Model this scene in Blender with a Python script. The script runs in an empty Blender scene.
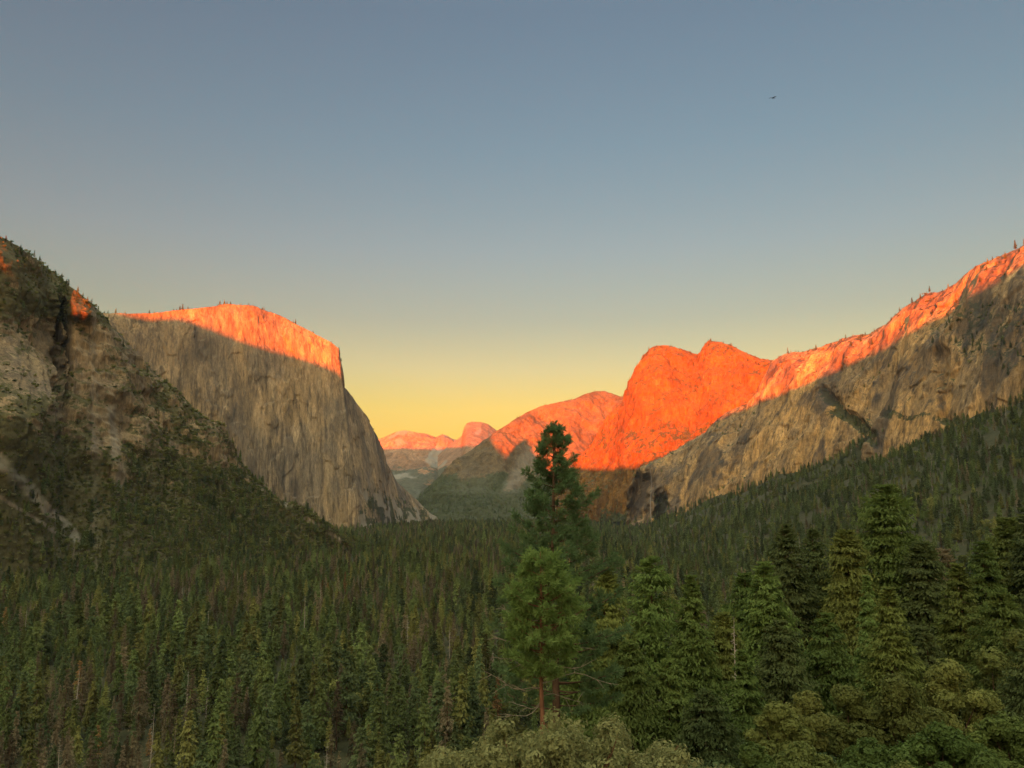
import bpy, math, random
import numpy as np
from mathutils import Vector

random.seed(7)
RNG = np.random.default_rng(11)
SC = bpy.context.scene
COL = SC.collection
R = math.radians

# ------------------------------------------------------------------ camera
FOC = 774.0                      # focal length in photo pixels (1024 wide)
PITCH = R(8.5)
CP, SP = math.cos(PITCH), math.sin(PITCH)

def ray(u, v):
    u = np.asarray(u, float); v = np.asarray(v, float)
    a = (u - 512.0) / FOC; b = (384.0 - v) / FOC
    return a, CP - b * SP, SP + b * CP

def survey(u, v, Y):
    """bearing + height angle + distance north -> metres"""
    a, dy, dz = ray(u, v)
    k = np.asarray(Y, float) / dy
    return np.stack([a * k, np.asarray(Y, float) + 0 * k, dz * k], -1)

def reach(u, v, Z):
    a, dy, dz = ray(u, v)
    return Z / dz * dy

def to_pix(x, y, z):
    d = y * CP + z * SP
    h = -y * SP + z * CP
    return 512 + FOC * x / d, 384 - FOC * h / d

# ------------------------------------------------------------------ noise
_perm = np.random.default_rng(3).permutation(256)
_perm = np.concatenate([_perm, _perm, _perm])
_g = np.random.default_rng(5).normal(size=(256, 3)); _g /= np.linalg.norm(_g, axis=1)[:, None]

def gnoise(p):
    i = np.floor(p).astype(np.int64); f = p - i; i &= 255
    w = f * f * f * (f * (f * 6 - 15) + 10)
    out = 0
    for dx in (0, 1):
        for dy in (0, 1):
            for dz in (0, 1):
                h = _perm[_perm[_perm[(i[:, 0] + dx) & 255] + ((i[:, 1] + dy) & 255)] + ((i[:, 2] + dz) & 255)]
                g = _g[h]
                d = g[:, 0] * (f[:, 0] - dx) + g[:, 1] * (f[:, 1] - dy) + g[:, 2] * (f[:, 2] - dz)
                ww = (w[:, 0] if dx else 1 - w[:, 0]) * (w[:, 1] if dy else 1 - w[:, 1]) * (w[:, 2] if dz else 1 - w[:, 2])
                out = out + d * ww
    return out * 1.5

def fbm(p, o=4, gain=0.5, lac=2.03):
    s = 0; a = 1.0; t = 0
    for k in range(o):
        s = s + a * gnoise(p + 17.3 * k); t += a
        a *= gain; p = p * lac
    return s / t * 1.3

def ridged(p, o=4, gain=0.5):
    s = 0; a = 1.0; t = 0
    for k in range(o):
        s = s + a * (1 - 2 * np.abs(gnoise(p + 9.1 * k))); t += a
        a *= gain; p = p * 2.1
    return s / t

def sm(x, a, b):
    t = np.clip((x - a) / (b - a), 0, 1)
    return t * t * (3 - 2 * t)

# ------------------------------------------------------------------ object helpers
def tag(o, label=None, cat=None, group=None, kind=None):
    if label: o['label'] = label
    if cat: o['category'] = cat
    if group: o['group'] = group
    if kind: o['kind'] = kind
    return o

def mesh_np(name, V, F, smooth=False, attrs=None, mat=None, mats_idx=None):
    V = np.ascontiguousarray(V, np.float32); F = np.ascontiguousarray(F, np.int32)
    me = bpy.data.meshes.new(name)
    me.vertices.add(len(V)); me.vertices.foreach_set('co', V.ravel())
    n, k = F.shape
    me.loops.add(n * k); me.loops.foreach_set('vertex_index', F.ravel())
    me.polygons.add(n)
    me.polygons.foreach_set('loop_start', np.arange(0, n * k, k, dtype=np.int32))
    me.polygons.foreach_set('loop_total', np.full(n, k, np.int32))
    me.polygons.foreach_set('use_smooth', np.full(n, smooth, bool))
    for an, av in (attrs or {}).items():
        a = me.attributes.new(an, 'FLOAT', 'POINT'); a.data.foreach_set('value', np.ascontiguousarray(av, np.float32))
    me.update(calc_edges=True)
    if mat is not None:
        for m in (mat if isinstance(mat, (list, tuple)) else [mat]): me.materials.append(m)
    if mats_idx is not None: me.polygons.foreach_set('material_index', np.ascontiguousarray(mats_idx, np.int32))
    return me

def link(name, me, parent=None):
    o = bpy.data.objects.new(name, me); COL.objects.link(o)
    if parent is not None: o.parent = parent
    return o

def empty(name, loc=(0, 0, 0)):
    o = bpy.data.objects.new(name, None); COL.objects.link(o)
    o.empty_display_size = 0.5; o.location = loc
    return o

def grid_faces(nr, nc, wrap=False):
    r = np.arange(nr - 1)[:, None]; c = np.arange(nc if wrap else nc - 1)[None, :]
    c2 = (c + 1) % nc
    a = r * nc + c; b = r * nc + c2; d = (r + 1) * nc + c; e = (r + 1) * nc + c2
    return np.stack([a, b, e, d], -1).reshape(-1, 4)

# ------------------------------------------------------------------ materials
def new_mat(name):
    m = bpy.data.materials.new(name); m.use_nodes = True
    nt = m.node_tree; b = nt.nodes['Principled BSDF']
    b.inputs['Roughness'].default_value = 0.9
    b.inputs['Specular IOR Level'].default_value = 0.15
    return m, nt, b

def N(nt, t, **kw):
    n = nt.nodes.new(t)
    for k, v in kw.items():
        if k.startswith('i_'):
            key = k[2:]
            key = int(key) if key.isdigit() else key.replace('_', ' ')
            n.inputs[key].default_value = v
        else: setattr(n, k, v)
    return n

def ramp(nt, fac, stops):
    n = nt.nodes.new('ShaderNodeValToRGB'); e = n.color_ramp.elements
    while len(e) > 1: e.remove(e[-1])
    e[0].position = stops[0][0]; e[0].color = (*stops[0][1], 1) if len(stops[0][1]) == 3 else stops[0][1]
    for p, c in stops[1:]:
        x = e.new(p); x.color = (*c, 1)
    nt.links.new(fac, n.inputs[0]); return n.outputs[0]

def g3(x): return (x, x, x)

def mixc(nt, fac, a, b, mode='MIX'):
    n = nt.nodes.new('ShaderNodeMix'); n.data_type = 'RGBA'; n.blend_type = mode
    for val, idx in ((fac, 0), (a, 6), (b, 7)):
        if hasattr(val, 'is_output') or isinstance(val, bpy.types.NodeSocket): nt.links.new(val, n.inputs[idx])
        else: n.inputs[idx].default_value = val if idx == 0 else (*val, 1)
    return n.outputs[2]

def math_n(nt, op, a, b=0.0):
    n = nt.nodes.new('ShaderNodeMath'); n.operation = op
    for i, v in enumerate((a, b)):
        if isinstance(v, bpy.types.NodeSocket): nt.links.new(v, n.inputs[i])
        else: n.inputs[i].default_value = v
    return n.outputs[0]

def noise_n(nt, co, scale, detail=6, rough=0.55, sxyz=None, dist=0.0):
    if sxyz:
        mp = N(nt, 'ShaderNodeMapping'); mp.inputs['Scale'].default_value = sxyz
        nt.links.new(co, mp.inputs[0]); co = mp.outputs[0]
    n = N(nt, 'ShaderNodeTexNoise'); n.inputs['Scale'].default_value = scale
    n.inputs['Detail'].default_value = detail; n.inputs['Roughness'].default_value = rough
    n.inputs['Distortion'].default_value = dist
    nt.links.new(co, n.inputs['Vector']); return n.outputs[0]

def rock_material(name, tan, grey, dark, pale, unit=1.0, bias=0.0, veg=(0.035, 0.042, 0.018), streak=0.75):
    """granite: broad tan / grey areas, vertical water streaks, cracks, scrub where 'veg' is high"""
    m, nt, b = new_mat(name)
    co = N(nt, 'ShaderNodeTexCoord').outputs['Object']
    big = noise_n(nt, co, 1 / (260 * unit), 5, 0.6, (1, 1, 0.55), 0.6)
    c = mixc(nt, ramp(nt, big, [(0.42 + bias, g3(0)), (0.56 + bias, g3(1))]), grey, tan)
    st = noise_n(nt, co, 1 / (20 * unit), 7, 0.66, (1, 1, 0.07), 0.25)
    c = mixc(nt, math_n(nt, 'MULTIPLY', ramp(nt, st, [(0.47, g3(0)), (0.66, g3(1))]), streak), c, dark)
    st2 = noise_n(nt, co, 1 / (45 * unit), 5, 0.6, (1, 1, 0.14), 0.3)
    c = mixc(nt, ramp(nt, st2, [(0.56, g3(0)), (0.70, g3(0.75))]), c, pale)
    st3 = noise_n(nt, co, 1 / (7.5 * unit), 4, 0.6, (1, 1, 0.035), 0.1)
    patch = noise_n(nt, co, 1 / (120 * unit), 4, 0.6, (1, 1, 0.4), 0.5)
    c = mixc(nt, math_n(nt, 'MULTIPLY', ramp(nt, patch, [(0.4, g3(.1)), (0.6, g3(1))]), streak), c, ramp(nt, st3, [(0.36, g3(0.55)), (0.5, g3(0.96)), (0.62, g3(1.22))]), 'MULTIPLY')
    slab = N(nt, 'ShaderNodeTexVoronoi', feature='F1'); slab.inputs['Scale'].default_value = 1.0
    mps = N(nt, 'ShaderNodeMapping'); mps.inputs['Scale'].default_value = (1 / (55 * unit), 1 / (55 * unit), 1 / (190 * unit))
    nt.links.new(co, mps.inputs[0]); nt.links.new(mps.outputs[0], slab.inputs['Vector'])
    hsv = N(nt, 'ShaderNodeSeparateColor'); nt.links.new(slab.outputs['Color'], hsv.inputs[0])
    c = mixc(nt, 0.8, c, ramp(nt, hsv.outputs[0], [(0.0, g3(0.74)), (1.0, g3(1.22))]), 'MULTIPLY')
    fine = noise_n(nt, co, 1 / (6 * unit), 5, 0.72, (1, 1, 0.3))
    c = mixc(nt, 0.75, c, ramp(nt, fine, [(0.30, g3(0.50)), (0.5, g3(0.95)), (0.72, g3(1.35))]), 'MULTIPLY')
    crack = N(nt, 'ShaderNodeTexVoronoi', feature='DISTANCE_TO_EDGE')
    mp = N(nt, 'ShaderNodeMapping'); mp.inputs['Scale'].default_value = (1 / (62 * unit), 1 / (62 * unit), 1 / (170 * unit))
    dn = N(nt, 'ShaderNodeTexNoise'); dn.inputs['Scale'].default_value = 1 / (30 * unit); dn.inputs['Detail'].default_value = 4
    nt.links.new(co, dn.inputs['Vector'])
    va = N(nt, 'ShaderNodeVectorMath', operation='MULTIPLY_ADD'); va.inputs[1].default_value = (60 * unit,) * 3
    nt.links.new(dn.outputs[1], va.inputs[0]); nt.links.new(co, va.inputs[2])
    nt.links.new(va.outputs[0], mp.inputs[0]); nt.links.new(mp.outputs[0], crack.inputs['Vector'])
    ck = ramp(nt, crack.outputs['Distance'], [(0.0, g3(0.42)), (0.028, g3(1))])
    c = mixc(nt, 0.7, c, ck, 'MULTIPLY')
    at = N(nt, 'ShaderNodeAttribute', attribute_name='veg')
    vn = noise_n(nt, co, 1 / (22 * unit), 6, 0.65)
    vm = math_n(nt, 'ADD', at.outputs['Fac'], math_n(nt, 'MULTIPLY', math_n(nt, 'SUBTRACT', vn, 0.5), 1.6))
    vc = ramp(nt, noise_n(nt, co, 1 / (14 * unit), 4, 0.6), [(0.3, tuple(x * 0.6 for x in veg)), (0.7, tuple(x * 1.5 for x in veg))])
    c = mixc(nt, ramp(nt, vm, [(0.42, g3(0)), (0.58, g3(0.92))]), c, vc)
    sa = N(nt, 'ShaderNodeAttribute', attribute_name='stain')
    c = mixc(nt, sa.outputs['Fac'], c, (0.035, 0.033, 0.035))
    sc_ = N(nt, 'ShaderNodeAttribute', attribute_name='scree')
    c = mixc(nt, sc_.outputs['Fac'], c, (0.20, 0.19, 0.16))
    nt.links.new(c, b.inputs['Base Color'])
    bh = math_n(nt, 'ADD', math_n(nt, 'MULTIPLY', st, 1.6), math_n(nt, 'ADD', fine, math_n(nt, 'MULTIPLY', ck, 0.25)))
    bp = N(nt, 'ShaderNodeBump'); bp.inputs['Strength'].default_value = 0.7; bp.inputs['Distance'].default_value = 3.0 * unit
    nt.links.new(bh, bp.inputs['Height']); nt.links.new(bp.outputs[0], b.inputs['Normal'])
    return m

# ------------------------------------------------------------------ lofted mountains
def catmull(C, w):
    """C: (K, n, 3) curves at equal levels, w in [0,1] -> (len(w), n, 3)"""
    K = len(C); t = w * (K - 1); i = np.clip(np.floor(t).astype(int), 0, K - 2); f = (t - i)[:, None, None]
    g = lambda j: C[np.clip(j, 0, K - 1)]
    p1, p2 = g(i), g(i + 1)
    p0 = np.where((i == 0)[:, None, None], 2 * p1 - p2, g(i - 1))
    p3 = np.where((i == K - 2)[:, None, None], 2 * p2 - p1, g(i + 2))
    return 0.5 * (2 * p1 + (p2 - p0) * f + (2 * p0 - 5 * p1 + 4 * p2 - p3) * f ** 2 + (3 * p1 - p0 - 3 * p2 + p3) * f ** 3)

def massif(name, curves, nc, nr, mat, disp, rough=1.0, back=((60, 12), (300, 60), (900, 300), (1700, 900)), seed=0.0, veg_fn=None, edge_fn=None):
    """curves: foot .. crest, each a list of (u, v, Y) with the same number of points"""
    C = np.array(curves, float)                       # K, n, 3
    d = np.linalg.norm(np.diff(C[:, :, :2], axis=1), axis=2).mean(0) + 0.3
    s = np.concatenate([[0], np.cumsum(d)]); s /= s[-1]
    q = np.linspace(0, 1, nc)
    D = np.empty((len(C), nc, 3))
    for k in range(len(C)):
        for j in range(3): D[k, :, j] = np.interp(q, s, C[k, :, j])
    # irregular skyline
    jag = rough * (1.1 * gnoise(np.stack([q * nc / 14 + seed, 0 * q + seed, 0 * q], -1)) + 0.7 * gnoise(np.stack([q * nc / 5 + seed, 0 * q + 4.1, 0 * q], -1)))
    D[-1, :, 1] += jag
    w = np.linspace(0, 1, nr)
    G = catmull(D, w)
    P = survey(G[..., 0], G[..., 1], G[..., 2])       # nr, nc, 3
    W = np.repeat(w[:, None], nc, 1)
    # body behind the crest
    top = P[-1]; hd = top[:, :2] / np.linalg.norm(top[:, :2], axis=1)[:, None]
    rows = []
    for dist, drop in back:
        rr = top.copy(); rr[:, :2] += hd * dist; rr[:, 2] = np.maximum(top[:, 2] - drop, -170 if drop < 900 else -260)
        rows.append(rr)
    P = np.concatenate([P, np.stack(rows)], 0)
    W = np.concatenate([W, np.full((len(back), nc), 1.0)], 0)
    nrr = len(P)
    # normals
    du = np.gradient(P, axis=1); dw = np.gradient(P, axis=0)
    nn = np.cross(du, dw); nn /= np.linalg.norm(nn, axis=2)[..., None] + 1e-9
    flat = P.reshape(-1, 3)
    dd = disp(flat, W.ravel()).reshape(nrr, nc)
    fade = np.ones((nrr, 1)); fade[nr - 1:] = 0.12
    fade[:nr, 0] = np.clip(0.15 + (1 - w) / 0.10, 0, 1)
    P2 = P + nn * (dd * fade)[..., None]
    if edge_fn is not None: P2 = edge_fn(P2, W)
    du = np.gradient(P2, axis=1); dw = np.gradient(P2, axis=0)
    n2 = np.cross(du, dw); n2 /= np.linalg.norm(n2, axis=2)[..., None] + 1e-9
    flat2 = P2.reshape(-1, 3)
    U, Vp = to_pix(flat2[:, 0], flat2[:, 1], flat2[:, 2])
    at = {'veg': np.zeros(len(flat2)), 'stain': np.zeros(len(flat2)), 'scree': np.zeros(len(flat2))}
    if veg_fn: at.update(veg_fn(flat2, n2.reshape(-1, 3), U, Vp, W.ravel()))
    me = mesh_np(name, flat2, grid_faces(nrr, nc), True, at, mat)
    o = link(name, me)
    tag(o, kind='structure')
    return o, P2, n2, at

# ---- granite of each wall
M_ELCAP = rock_material('granite_wall', (0.2742, 0.2047, 0.1192), (0.1617, 0.1331, 0.0967), (0.0668, 0.056, 0.0438), (0.3234, 0.2559, 0.1611), 1.0, streak=.9)
M_RIGHT = rock_material('granite_tan', (0.3694, 0.2311, 0.0945), (0.2202, 0.1552, 0.0859), (0.0604, 0.0462, 0.032), (0.4404, 0.3038, 0.1432), 0.8, bias=.05, streak=.9)
M_CATH = rock_material('granite_cathedral', (0.1436, 0.0731, 0.016), (0.1011, 0.0518, 0.0128), (0.049, 0.0248, 0.0076), (0.2024, 0.1125, 0.0279), 1.0, streak=0.7)
M_FAR = rock_material('granite_far', (0.2537, 0.1494, 0.081), (0.2004, 0.1211, 0.0704), (0.1002, 0.0619, 0.0384), (0.3205, 0.1958, 0.1152), 3.0, veg=(0.05, 0.055, 0.035))
M_MID = rock_material('granite_mid', (0.1254, 0.087, 0.0423), (0.089, 0.067, 0.0379), (0.0485, 0.0357, 0.0223), (0.1536, 0.1116, 0.0579), 1.3)
M_SLOPE = rock_material('weathered_slope', (0.2238, 0.1647, 0.0932), (0.1492, 0.115, 0.0777), (0.0622, 0.051, 0.0373), (0.2735, 0.2113, 0.1274), 0.45, veg=(0.055, 0.052, 0.022))

GZ = -150.0
def footpts(l, Z=GZ - 25): return [(u, v, float(reach(u, v, Z))) for u, v in l]

def Q(p, s): return p / np.array(s)

# ---- left slope
A_u = [-330, -200, -100, 0, 20, 40, 60, 85, 105, 130, 155, 180, 205, 230, 250, 275, 310, 345, 385, 425]
A_crest = list(zip(A_u, [20, 105, 180, 236, 247, 263, 280, 299, 320, 345, 375, 397, 422, 450, 476, 498, 521, 537, 551, 562],
                   [1000, 1150, 1250, 1390, 1440, 1525, 1752, 1768, 1790, 1890, 1970, 2030, 2085, 2110, 2130, 2150, 2170, 2190, 2230, 2300]))
A_foot = footpts(list(zip(A_u, [640, 622, 614, 606, 604, 602, 600, 597, 595, 592, 590, 588, 585, 581, 578, 574, 569, 563, 558, 567])))
A_m1 = []; A_m2 = []; A_m3 = []
for (u, vf, yf), (_, vc, yc) in zip(A_foot, A_crest):
    A_m1.append((u, vf + (vc - vf) * .27, yf + (yc - yf) * .42))
    A_m2.append((u, vf + (vc - vf) * .52, yf + (yc - yf) * .66))
    A_m3.append((u, vf + (vc - vf) * .78, yf + (yc - yf) * .82))
def dispA(p, w):
    a = 46 * fbm(Q(p, (420, 420, 500)), 4) + 26 * ridged(Q(p, (170, 170, 210)) + 3.3, 4, .55) * sm(w, .05, .35)
    cl = fbm(Q(p, (110, 110, 120)) + 8.8, 4)
    terr = 16 * sm(cl, -.1, .25) * sm(w, .30, .55) + 9 * ridged(Q(p, (34, 34, 60)) + 1.7, 3) * sm(w, .25, .5)
    return (a + terr + 3.5 * fbm(Q(p, (14, 14, 18)), 3)) * sm(w, -.02, .12)
def vegA(p, n, U, V, w):
    rocky = fbm(Q(p, (240, 240, 120)) + 2.2, 4) * .5 + fbm(Q(p, (55, 55, 34)) + 4.2, 4) * .8
    # heights with bare rock: the upper cliffs; green aprons below and top-left timber
    lim = 415 + .36 * np.clip(U, 0, 170)
    bare = sm(V, lim + 35, lim - 35) * sm(V, 290, 335) * (1 - .45 * sm(U, 110, 190))
    cx = sm(np.abs(U - (40 + (V - 330) * .75)), 150, 45)
    veg = 1.28 - .92 * bare - rocky - .30 * sm(n[:, 2], .5, .15)
    # talus fan on the left, thin gullies
    line = V - (463 + (U - 0) * 0.95)
    fan = sm(np.abs(line + 6 * gnoise(Q(p, (60, 60, 60)))), 16 - .12 * np.maximum(U, 0), 5) * sm(U, 105, 75) * sm(U, -60, -20)
    fan2 = sm(np.abs(V - (497 + U * .62)), 3.2, 1.2) * sm(U, 70, 55)
    chute = sm(np.abs(U - (108 + (V - 400) * .16 + 5 * gnoise(Q(p, (70, 70, 90))))), 7, 2) * sm(V, 395, 412) * sm(V, 505, 480)
    talus = sm(np.abs(V - (484 + (U - 255) * .66) + 3 * gnoise(Q(p, (40, 40, 40)))), 4.5, 1.2) * sm(U, 240, 262) * sm(U, 372, 340) * sm(fbm(Q(p, (60, 60, 60)), 3), -.25, .15)
    scree = np.clip(fan * .6 + fan2 * .55 + talus * .6 + chute * .5, 0, 1)
    return {'veg': np.clip(veg - 1.2 * scree, 0, 1), 'scree': scree * (.75 + .4 * fbm(Q(p, (25, 25, 25)), 3))}
def edgeA(P, W):
    # a spur below the crest whose west face stands clear of the slope
    U, V = to_pix(P[..., 0], P[..., 1], P[..., 2])
    k = sm(U, 58, 68) * sm(U, 97, 89) * sm(V, 326, 312) * sm(V, 276, 284)
    k2 = sm(U, 76, 48) * sm(V, 420, 330)
    return P * (1 - .030 * k + .13 * k2)[..., None]
SLOPE, PA, NA, ATA = massif('rocky_slope', [A_foot, A_m1, A_m2, A_m3, A_crest], 560, 420, M_SLOPE, dispA, 1.3, seed=2.1, veg_fn=vegA, edge_fn=edgeA,
             back=((20, 10), (80, 130), (220, 480), (450, 1000)))

# ---- great monolith
B_crest = [(-150, 325, 2900), (60, 317, 3300), (105, 313, 3390), (150, 313, 3480), (190, 309, 3570), (230, 304, 3680), (255, 306, 3750), (280, 316, 3820), (310, 331, 3890), (331, 342, 3935), (339, 349, 3960), (341.5, 366, 3990), (342.5, 385, 4020), (352, 397, 4120), (365, 415, 4300), (377, 439, 4500), (386, 462, 4700), (396, 480, 4850), (413, 497, 5000), (434, 517, 5150), (450, 529, 5250)]
B_foot = [(-150, 536, 2750), (60, 536, 3120), (105, 536, 3220), (150, 536, 3330), (190, 535, 3430), (230, 535, 3530), (255, 535, 3600), (280, 535, 3670), (310, 534, 3740), (340, 533, 3810), (357, 532, 3850), (361, 532, 3870), (364, 532, 3910), (370, 532, 4000), (378, 532, 4150), (388, 532, 4350), (398, 532, 4550), (408, 532, 4700), (423, 532, 4880), (438, 532, 5080), (451, 532, 5200)]
B_mid = [((a[0] * .5 + b[0] * .5) - (2 if 10 < i < 13 else 0), a[1] * .5 + b[1] * .5, a[2] * .62 + b[2] * .38) for i, (a, b) in enumerate(zip(B_foot, B_crest))]
B_up = [(a[0] * .13 + b[0] * .87, a[1] * .13 + b[1] * .87, a[2] * .28 + b[2] * .72) for a, b in zip(B_foot, B_crest)]
B_lo = [(a[0] * .78 + b[0] * .22, a[1] * .78 + b[1] * .22, a[2] * .86 + b[2] * .14) for a, b in zip(B_foot, B_crest)]
def dispB(p, w):
    a = 24 * fbm(Q(p, (560, 560, 1600)), 2) + 7 * ridged(Q(p, (140, 140, 2400)) + 5, 2) + 4.5 * ridged(Q(p, (50, 50, 1100)) + 2, 3, .5) + 2.2 * fbm(Q(p, (14, 14, 160)), 4, .6)
    return a + 5 * sm(fbm(Q(p, (170, 170, 260)) + 6.1, 4), .02, .06)
def vegB(p, n, U, V, w):
    v = .62 * sm(n[:, 2], .55, .85) * sm(w, .9, .97) + .35 * sm(n[:, 2], .62, .85)
    # broken ground and timber at the foot of the shaded flank
    fl = sm(U, 352, 366) * sm(V, 470 + (U - 360) * .25, 505 + (U - 360) * .25)
    v = v + fl * (.65 + .9 * fbm(Q(p, (110, 110, 70)), 3))
    pale = fl * sm(fbm(Q(p, (150, 90, 90)) + 4, 3), .08, .25) * .9
    big = sm(fbm(Q(p, (260, 260, 420)) + 2.7, 4), .02, .2) * .38 + .35 * sm(U, 300, 120) * sm(V, 315, 345) * sm(fbm(Q(p, (300, 300, 300)) + 9, 3), -.2, .15)
    return {'veg': np.clip(v - pale, 0, 1), 'scree': np.clip(pale, 0, 1), 'stain': np.clip(big, 0, .6)}
ELCAP, PB, NB, ATB = massif('granite_monolith', [B_foot, B_lo, B_mid, B_up, B_crest], 620, 420, M_ELCAP, dispB, .8, seed=7.7, veg_fn=vegB,
      back=((80, 8), (500, 40), (1300, 160), (2200, 900)))

# ---- far domes
C_u = [330, 372, 384, 394, 405, 413, 420, 428, 436, 442, 447, 452, 458, 470, 500, 540]
C_v = [452, 442, 437, 432.5, 430.5, 432, 433, 434, 437.5, 434.5, 436, 439, 441, 440, 440, 445]
C_crest = [(u, v, 14000) for u, v in zip(C_u, C_v)]
C_foot = [(u, 514, 10300) for u in C_u]
C_mid = [(u, v * .55 + 514 * .45, 12700) for u, v in zip(C_u, C_v)]
def dispC(p, w): return 120 * fbm(Q(p, (1100, 1100, 1300)), 4) + 60 * ridged(Q(p, (420, 420, 900)), 4) + 14 * fbm(Q(p, (120, 120, 160)), 3)
def veg_shadeC(p, n, U, V, w): return {'veg': np.clip(.95 * sm(V, 456, 484) + .8 * fbm(Q(p, (500, 500, 300)), 3) - .1, 0, 1), 'scree': .7 * sm(fbm(Q(p, (420, 900, 500)) + 3, 3), .15, .3)}  # veg colour low down also deepens the shade on the lower walls
FAR1, *_ = massif('mountain', [C_foot, C_mid, C_crest], 300, 160, M_FAR, dispC, .35, seed=1.2, veg_fn=veg_shadeC, back=((150, 20), (700, 200), (1500, 1100)))
H_u = [438, 448, 456, 461.5, 464, 466.5, 471, 481, 488, 492, 498, 506, 520, 540]
H_v = [455, 446, 440.5, 436.5, 428, 423.5, 421.8, 422, 424, 427, 431.5, 438, 447, 455]
H_Y = [12600, 12500, 12400, 12350, 12300, 12300, 12400, 12500, 12600, 12650, 12700, 12700, 12700, 12700]
H_crest = list(zip(H_u, H_v, H_Y))
H_foot = [(u, 515, 9900) for u in H_u]
H_m = [(u, v * .62 + 515 * .38, 10500 + (y - 12300) * .4 + abs(u - 466) * 4) for u, v, y in zip(H_u, H_v, H_Y)]
H_m2 = [(u, v * .9 + 515 * .1, 11700 + (y - 12300) + abs(u - 466) * 2) for u, v, y in zip(H_u, H_v, H_Y)]
def dispH(p, w): return 8 * fbm(Q(p, (500, 500, 900)), 3) + 14 * ridged(Q(p, (280, 280, 900)), 3)
FAR2, *_ = massif('mountain', [H_foot, H_m, H_m2, H_crest], 240, 140, M_FAR, dispH, .2, seed=3.2, veg_fn=veg_shadeC, back=((150, 20), (500, 200), (1200, 1100)))

# ---- middle mountain below the far domes
D_u = [400, 415, 428, 440, 455, 470, 485, 497, 510, 525, 540, 560, 575, 588, 596, 604, 612, 620, 640, 720]
D_v = [520, 502, 487, 476, 461, 451, 440, 431.5, 423, 413.5, 407, 402.5, 399, 394, 391.5, 391, 394, 397, 399, 405]
D_Y = [5900, 6050, 6150, 6250, 6400, 6500, 6550, 6600, 6750, 6900, 7000, 7050, 7100, 7200, 7300, 7350, 7300, 7200, 7200, 7300]
D_crest = list(zip(D_u, D_v, D_Y))
D_foot = [(u, 527, 5150 + (u - 400) * .5) for u in D_u]
D_m1 = [(u, 527 * .70 + v * .30, 5150 + (u - 400) * .5 + (y - 5150 - (u - 400) * .5) * .55) for u, v, y in zip(D_u, D_v, D_Y)]
D_m2 = [(u, 527 * .30 + v * .70, 5150 + (u - 400) * .5 + (y - 5150 - (u - 400) * .5) * .78) for u, v, y in zip(D_u, D_v, D_Y)]
def dispD(p, w): return (85 * fbm(Q(p, (700, 700, 800)), 4) + 45 * ridged(Q(p, (260, 260, 600)) + 4, 4) + 9 * fbm(Q(p, (60, 60, 120)), 3)) * sm(w, 0, .15)
def vegD(p, n, U, V, w):
    low = sm(V + 2.5 * gnoise(Q(p, (260, 260, 260))) + 3 * gnoise(Q(p, (90, 90, 90))), 468, 488)
    fan = sm(np.abs(U - (530 - (V - 455) * .55)), 14, 4) * sm(V, 440, 460) * sm(V, 500, 485)
    fan2 = sm(np.abs(U - (480 - (V - 460) * .3)), 30, 8) * sm(V, 462, 475) * sm(V, 497, 490)
    return {'veg': np.clip(low + .30 * sm(V, 450, 478) + .5 * fbm(Q(p, (260, 260, 160)), 3) + .25 * sm(V, 470, 440) * sm(U, 515, 495) - fan - .4 * fan2, 0, 1), 'scree': .35 * fan + .12 * fan2}
MID, PD, ND, ATD = massif('mountain', [D_foot, D_m1, D_m2, D_crest], 460, 260, M_MID, dispD, .7, seed=4.4, veg_fn=vegD, back=((100, 15), (600, 150), (1300, 900)))

# ---- cathedral rocks
E_c = [(556, 500, 5750), (575, 470, 5780), (596, 440, 5800), (612, 415, 5780), (625, 399, 5700), (631, 394, 5650), (633.5, 381, 5560), (637, 371, 5500), (643, 356, 5450), (649, 349, 5430), (657, 345.5, 5400), (667, 345, 5400), (680, 348.5, 5380), (694, 353, 5400), (703.5, 357.5, 5390), (704.5, 344, 5370), (709, 341.5, 5300), (718, 342.5, 5250), (735, 348, 5200), (752, 356, 5100), (770, 362, 5000), (800, 362, 4900), (860, 360, 4800)]
E_f = [(556, 524, 5300), (575, 524, 5150), (590, 524, 5000), (600, 524, 4900), (607, 524, 4800), (612, 524, 4740), (616, 524, 4680), (622, 524, 4620), (630, 524, 4560), (637, 524, 4500), (645, 524, 4450), (655, 524, 4400), (666, 524, 4380), (678, 524, 4350), (688, 524, 4340), (694, 524, 4330), (700, 524, 4320), (712, 524, 4300), (730, 524, 4250), (748, 524, 4200), (768, 524, 4150), (800, 524, 4100), (860, 524, 4000)]
def lerp3(a, b, t, ty): return [(p[0] + (q[0] - p[0]) * t, p[1] + (q[1] - p[1]) * t, p[2] + (q[2] - p[2]) * ty) for p, q in zip(a, b)]
def soft(c, k=2):
    c = np.array(c, float); v = c[:, 1].copy()
    for _ in range(k): v = np.convolve(np.pad(v, 1, 'edge'), [.25, .5, .25], 'valid')
    c[:, 1] = v; return [tuple(q) for q in c]
E_1 = lerp3(E_f, soft(E_c, 14), .25, .10); E_2 = lerp3(E_f, soft(E_c, 9), .52, .40); E_3 = lerp3(E_f, soft(E_c, 4), .80, .70)
def dispE(p, w):
    return 60 * fbm(Q(p, (520, 520, 620)), 4) + 46 * ridged(Q(p, (230, 230, 520)) + 2.5, 4, .55) + 20 * ridged(Q(p, (66, 66, 150)), 3, .6) + 7 * fbm(Q(p, (24, 24, 40)), 3)
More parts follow.
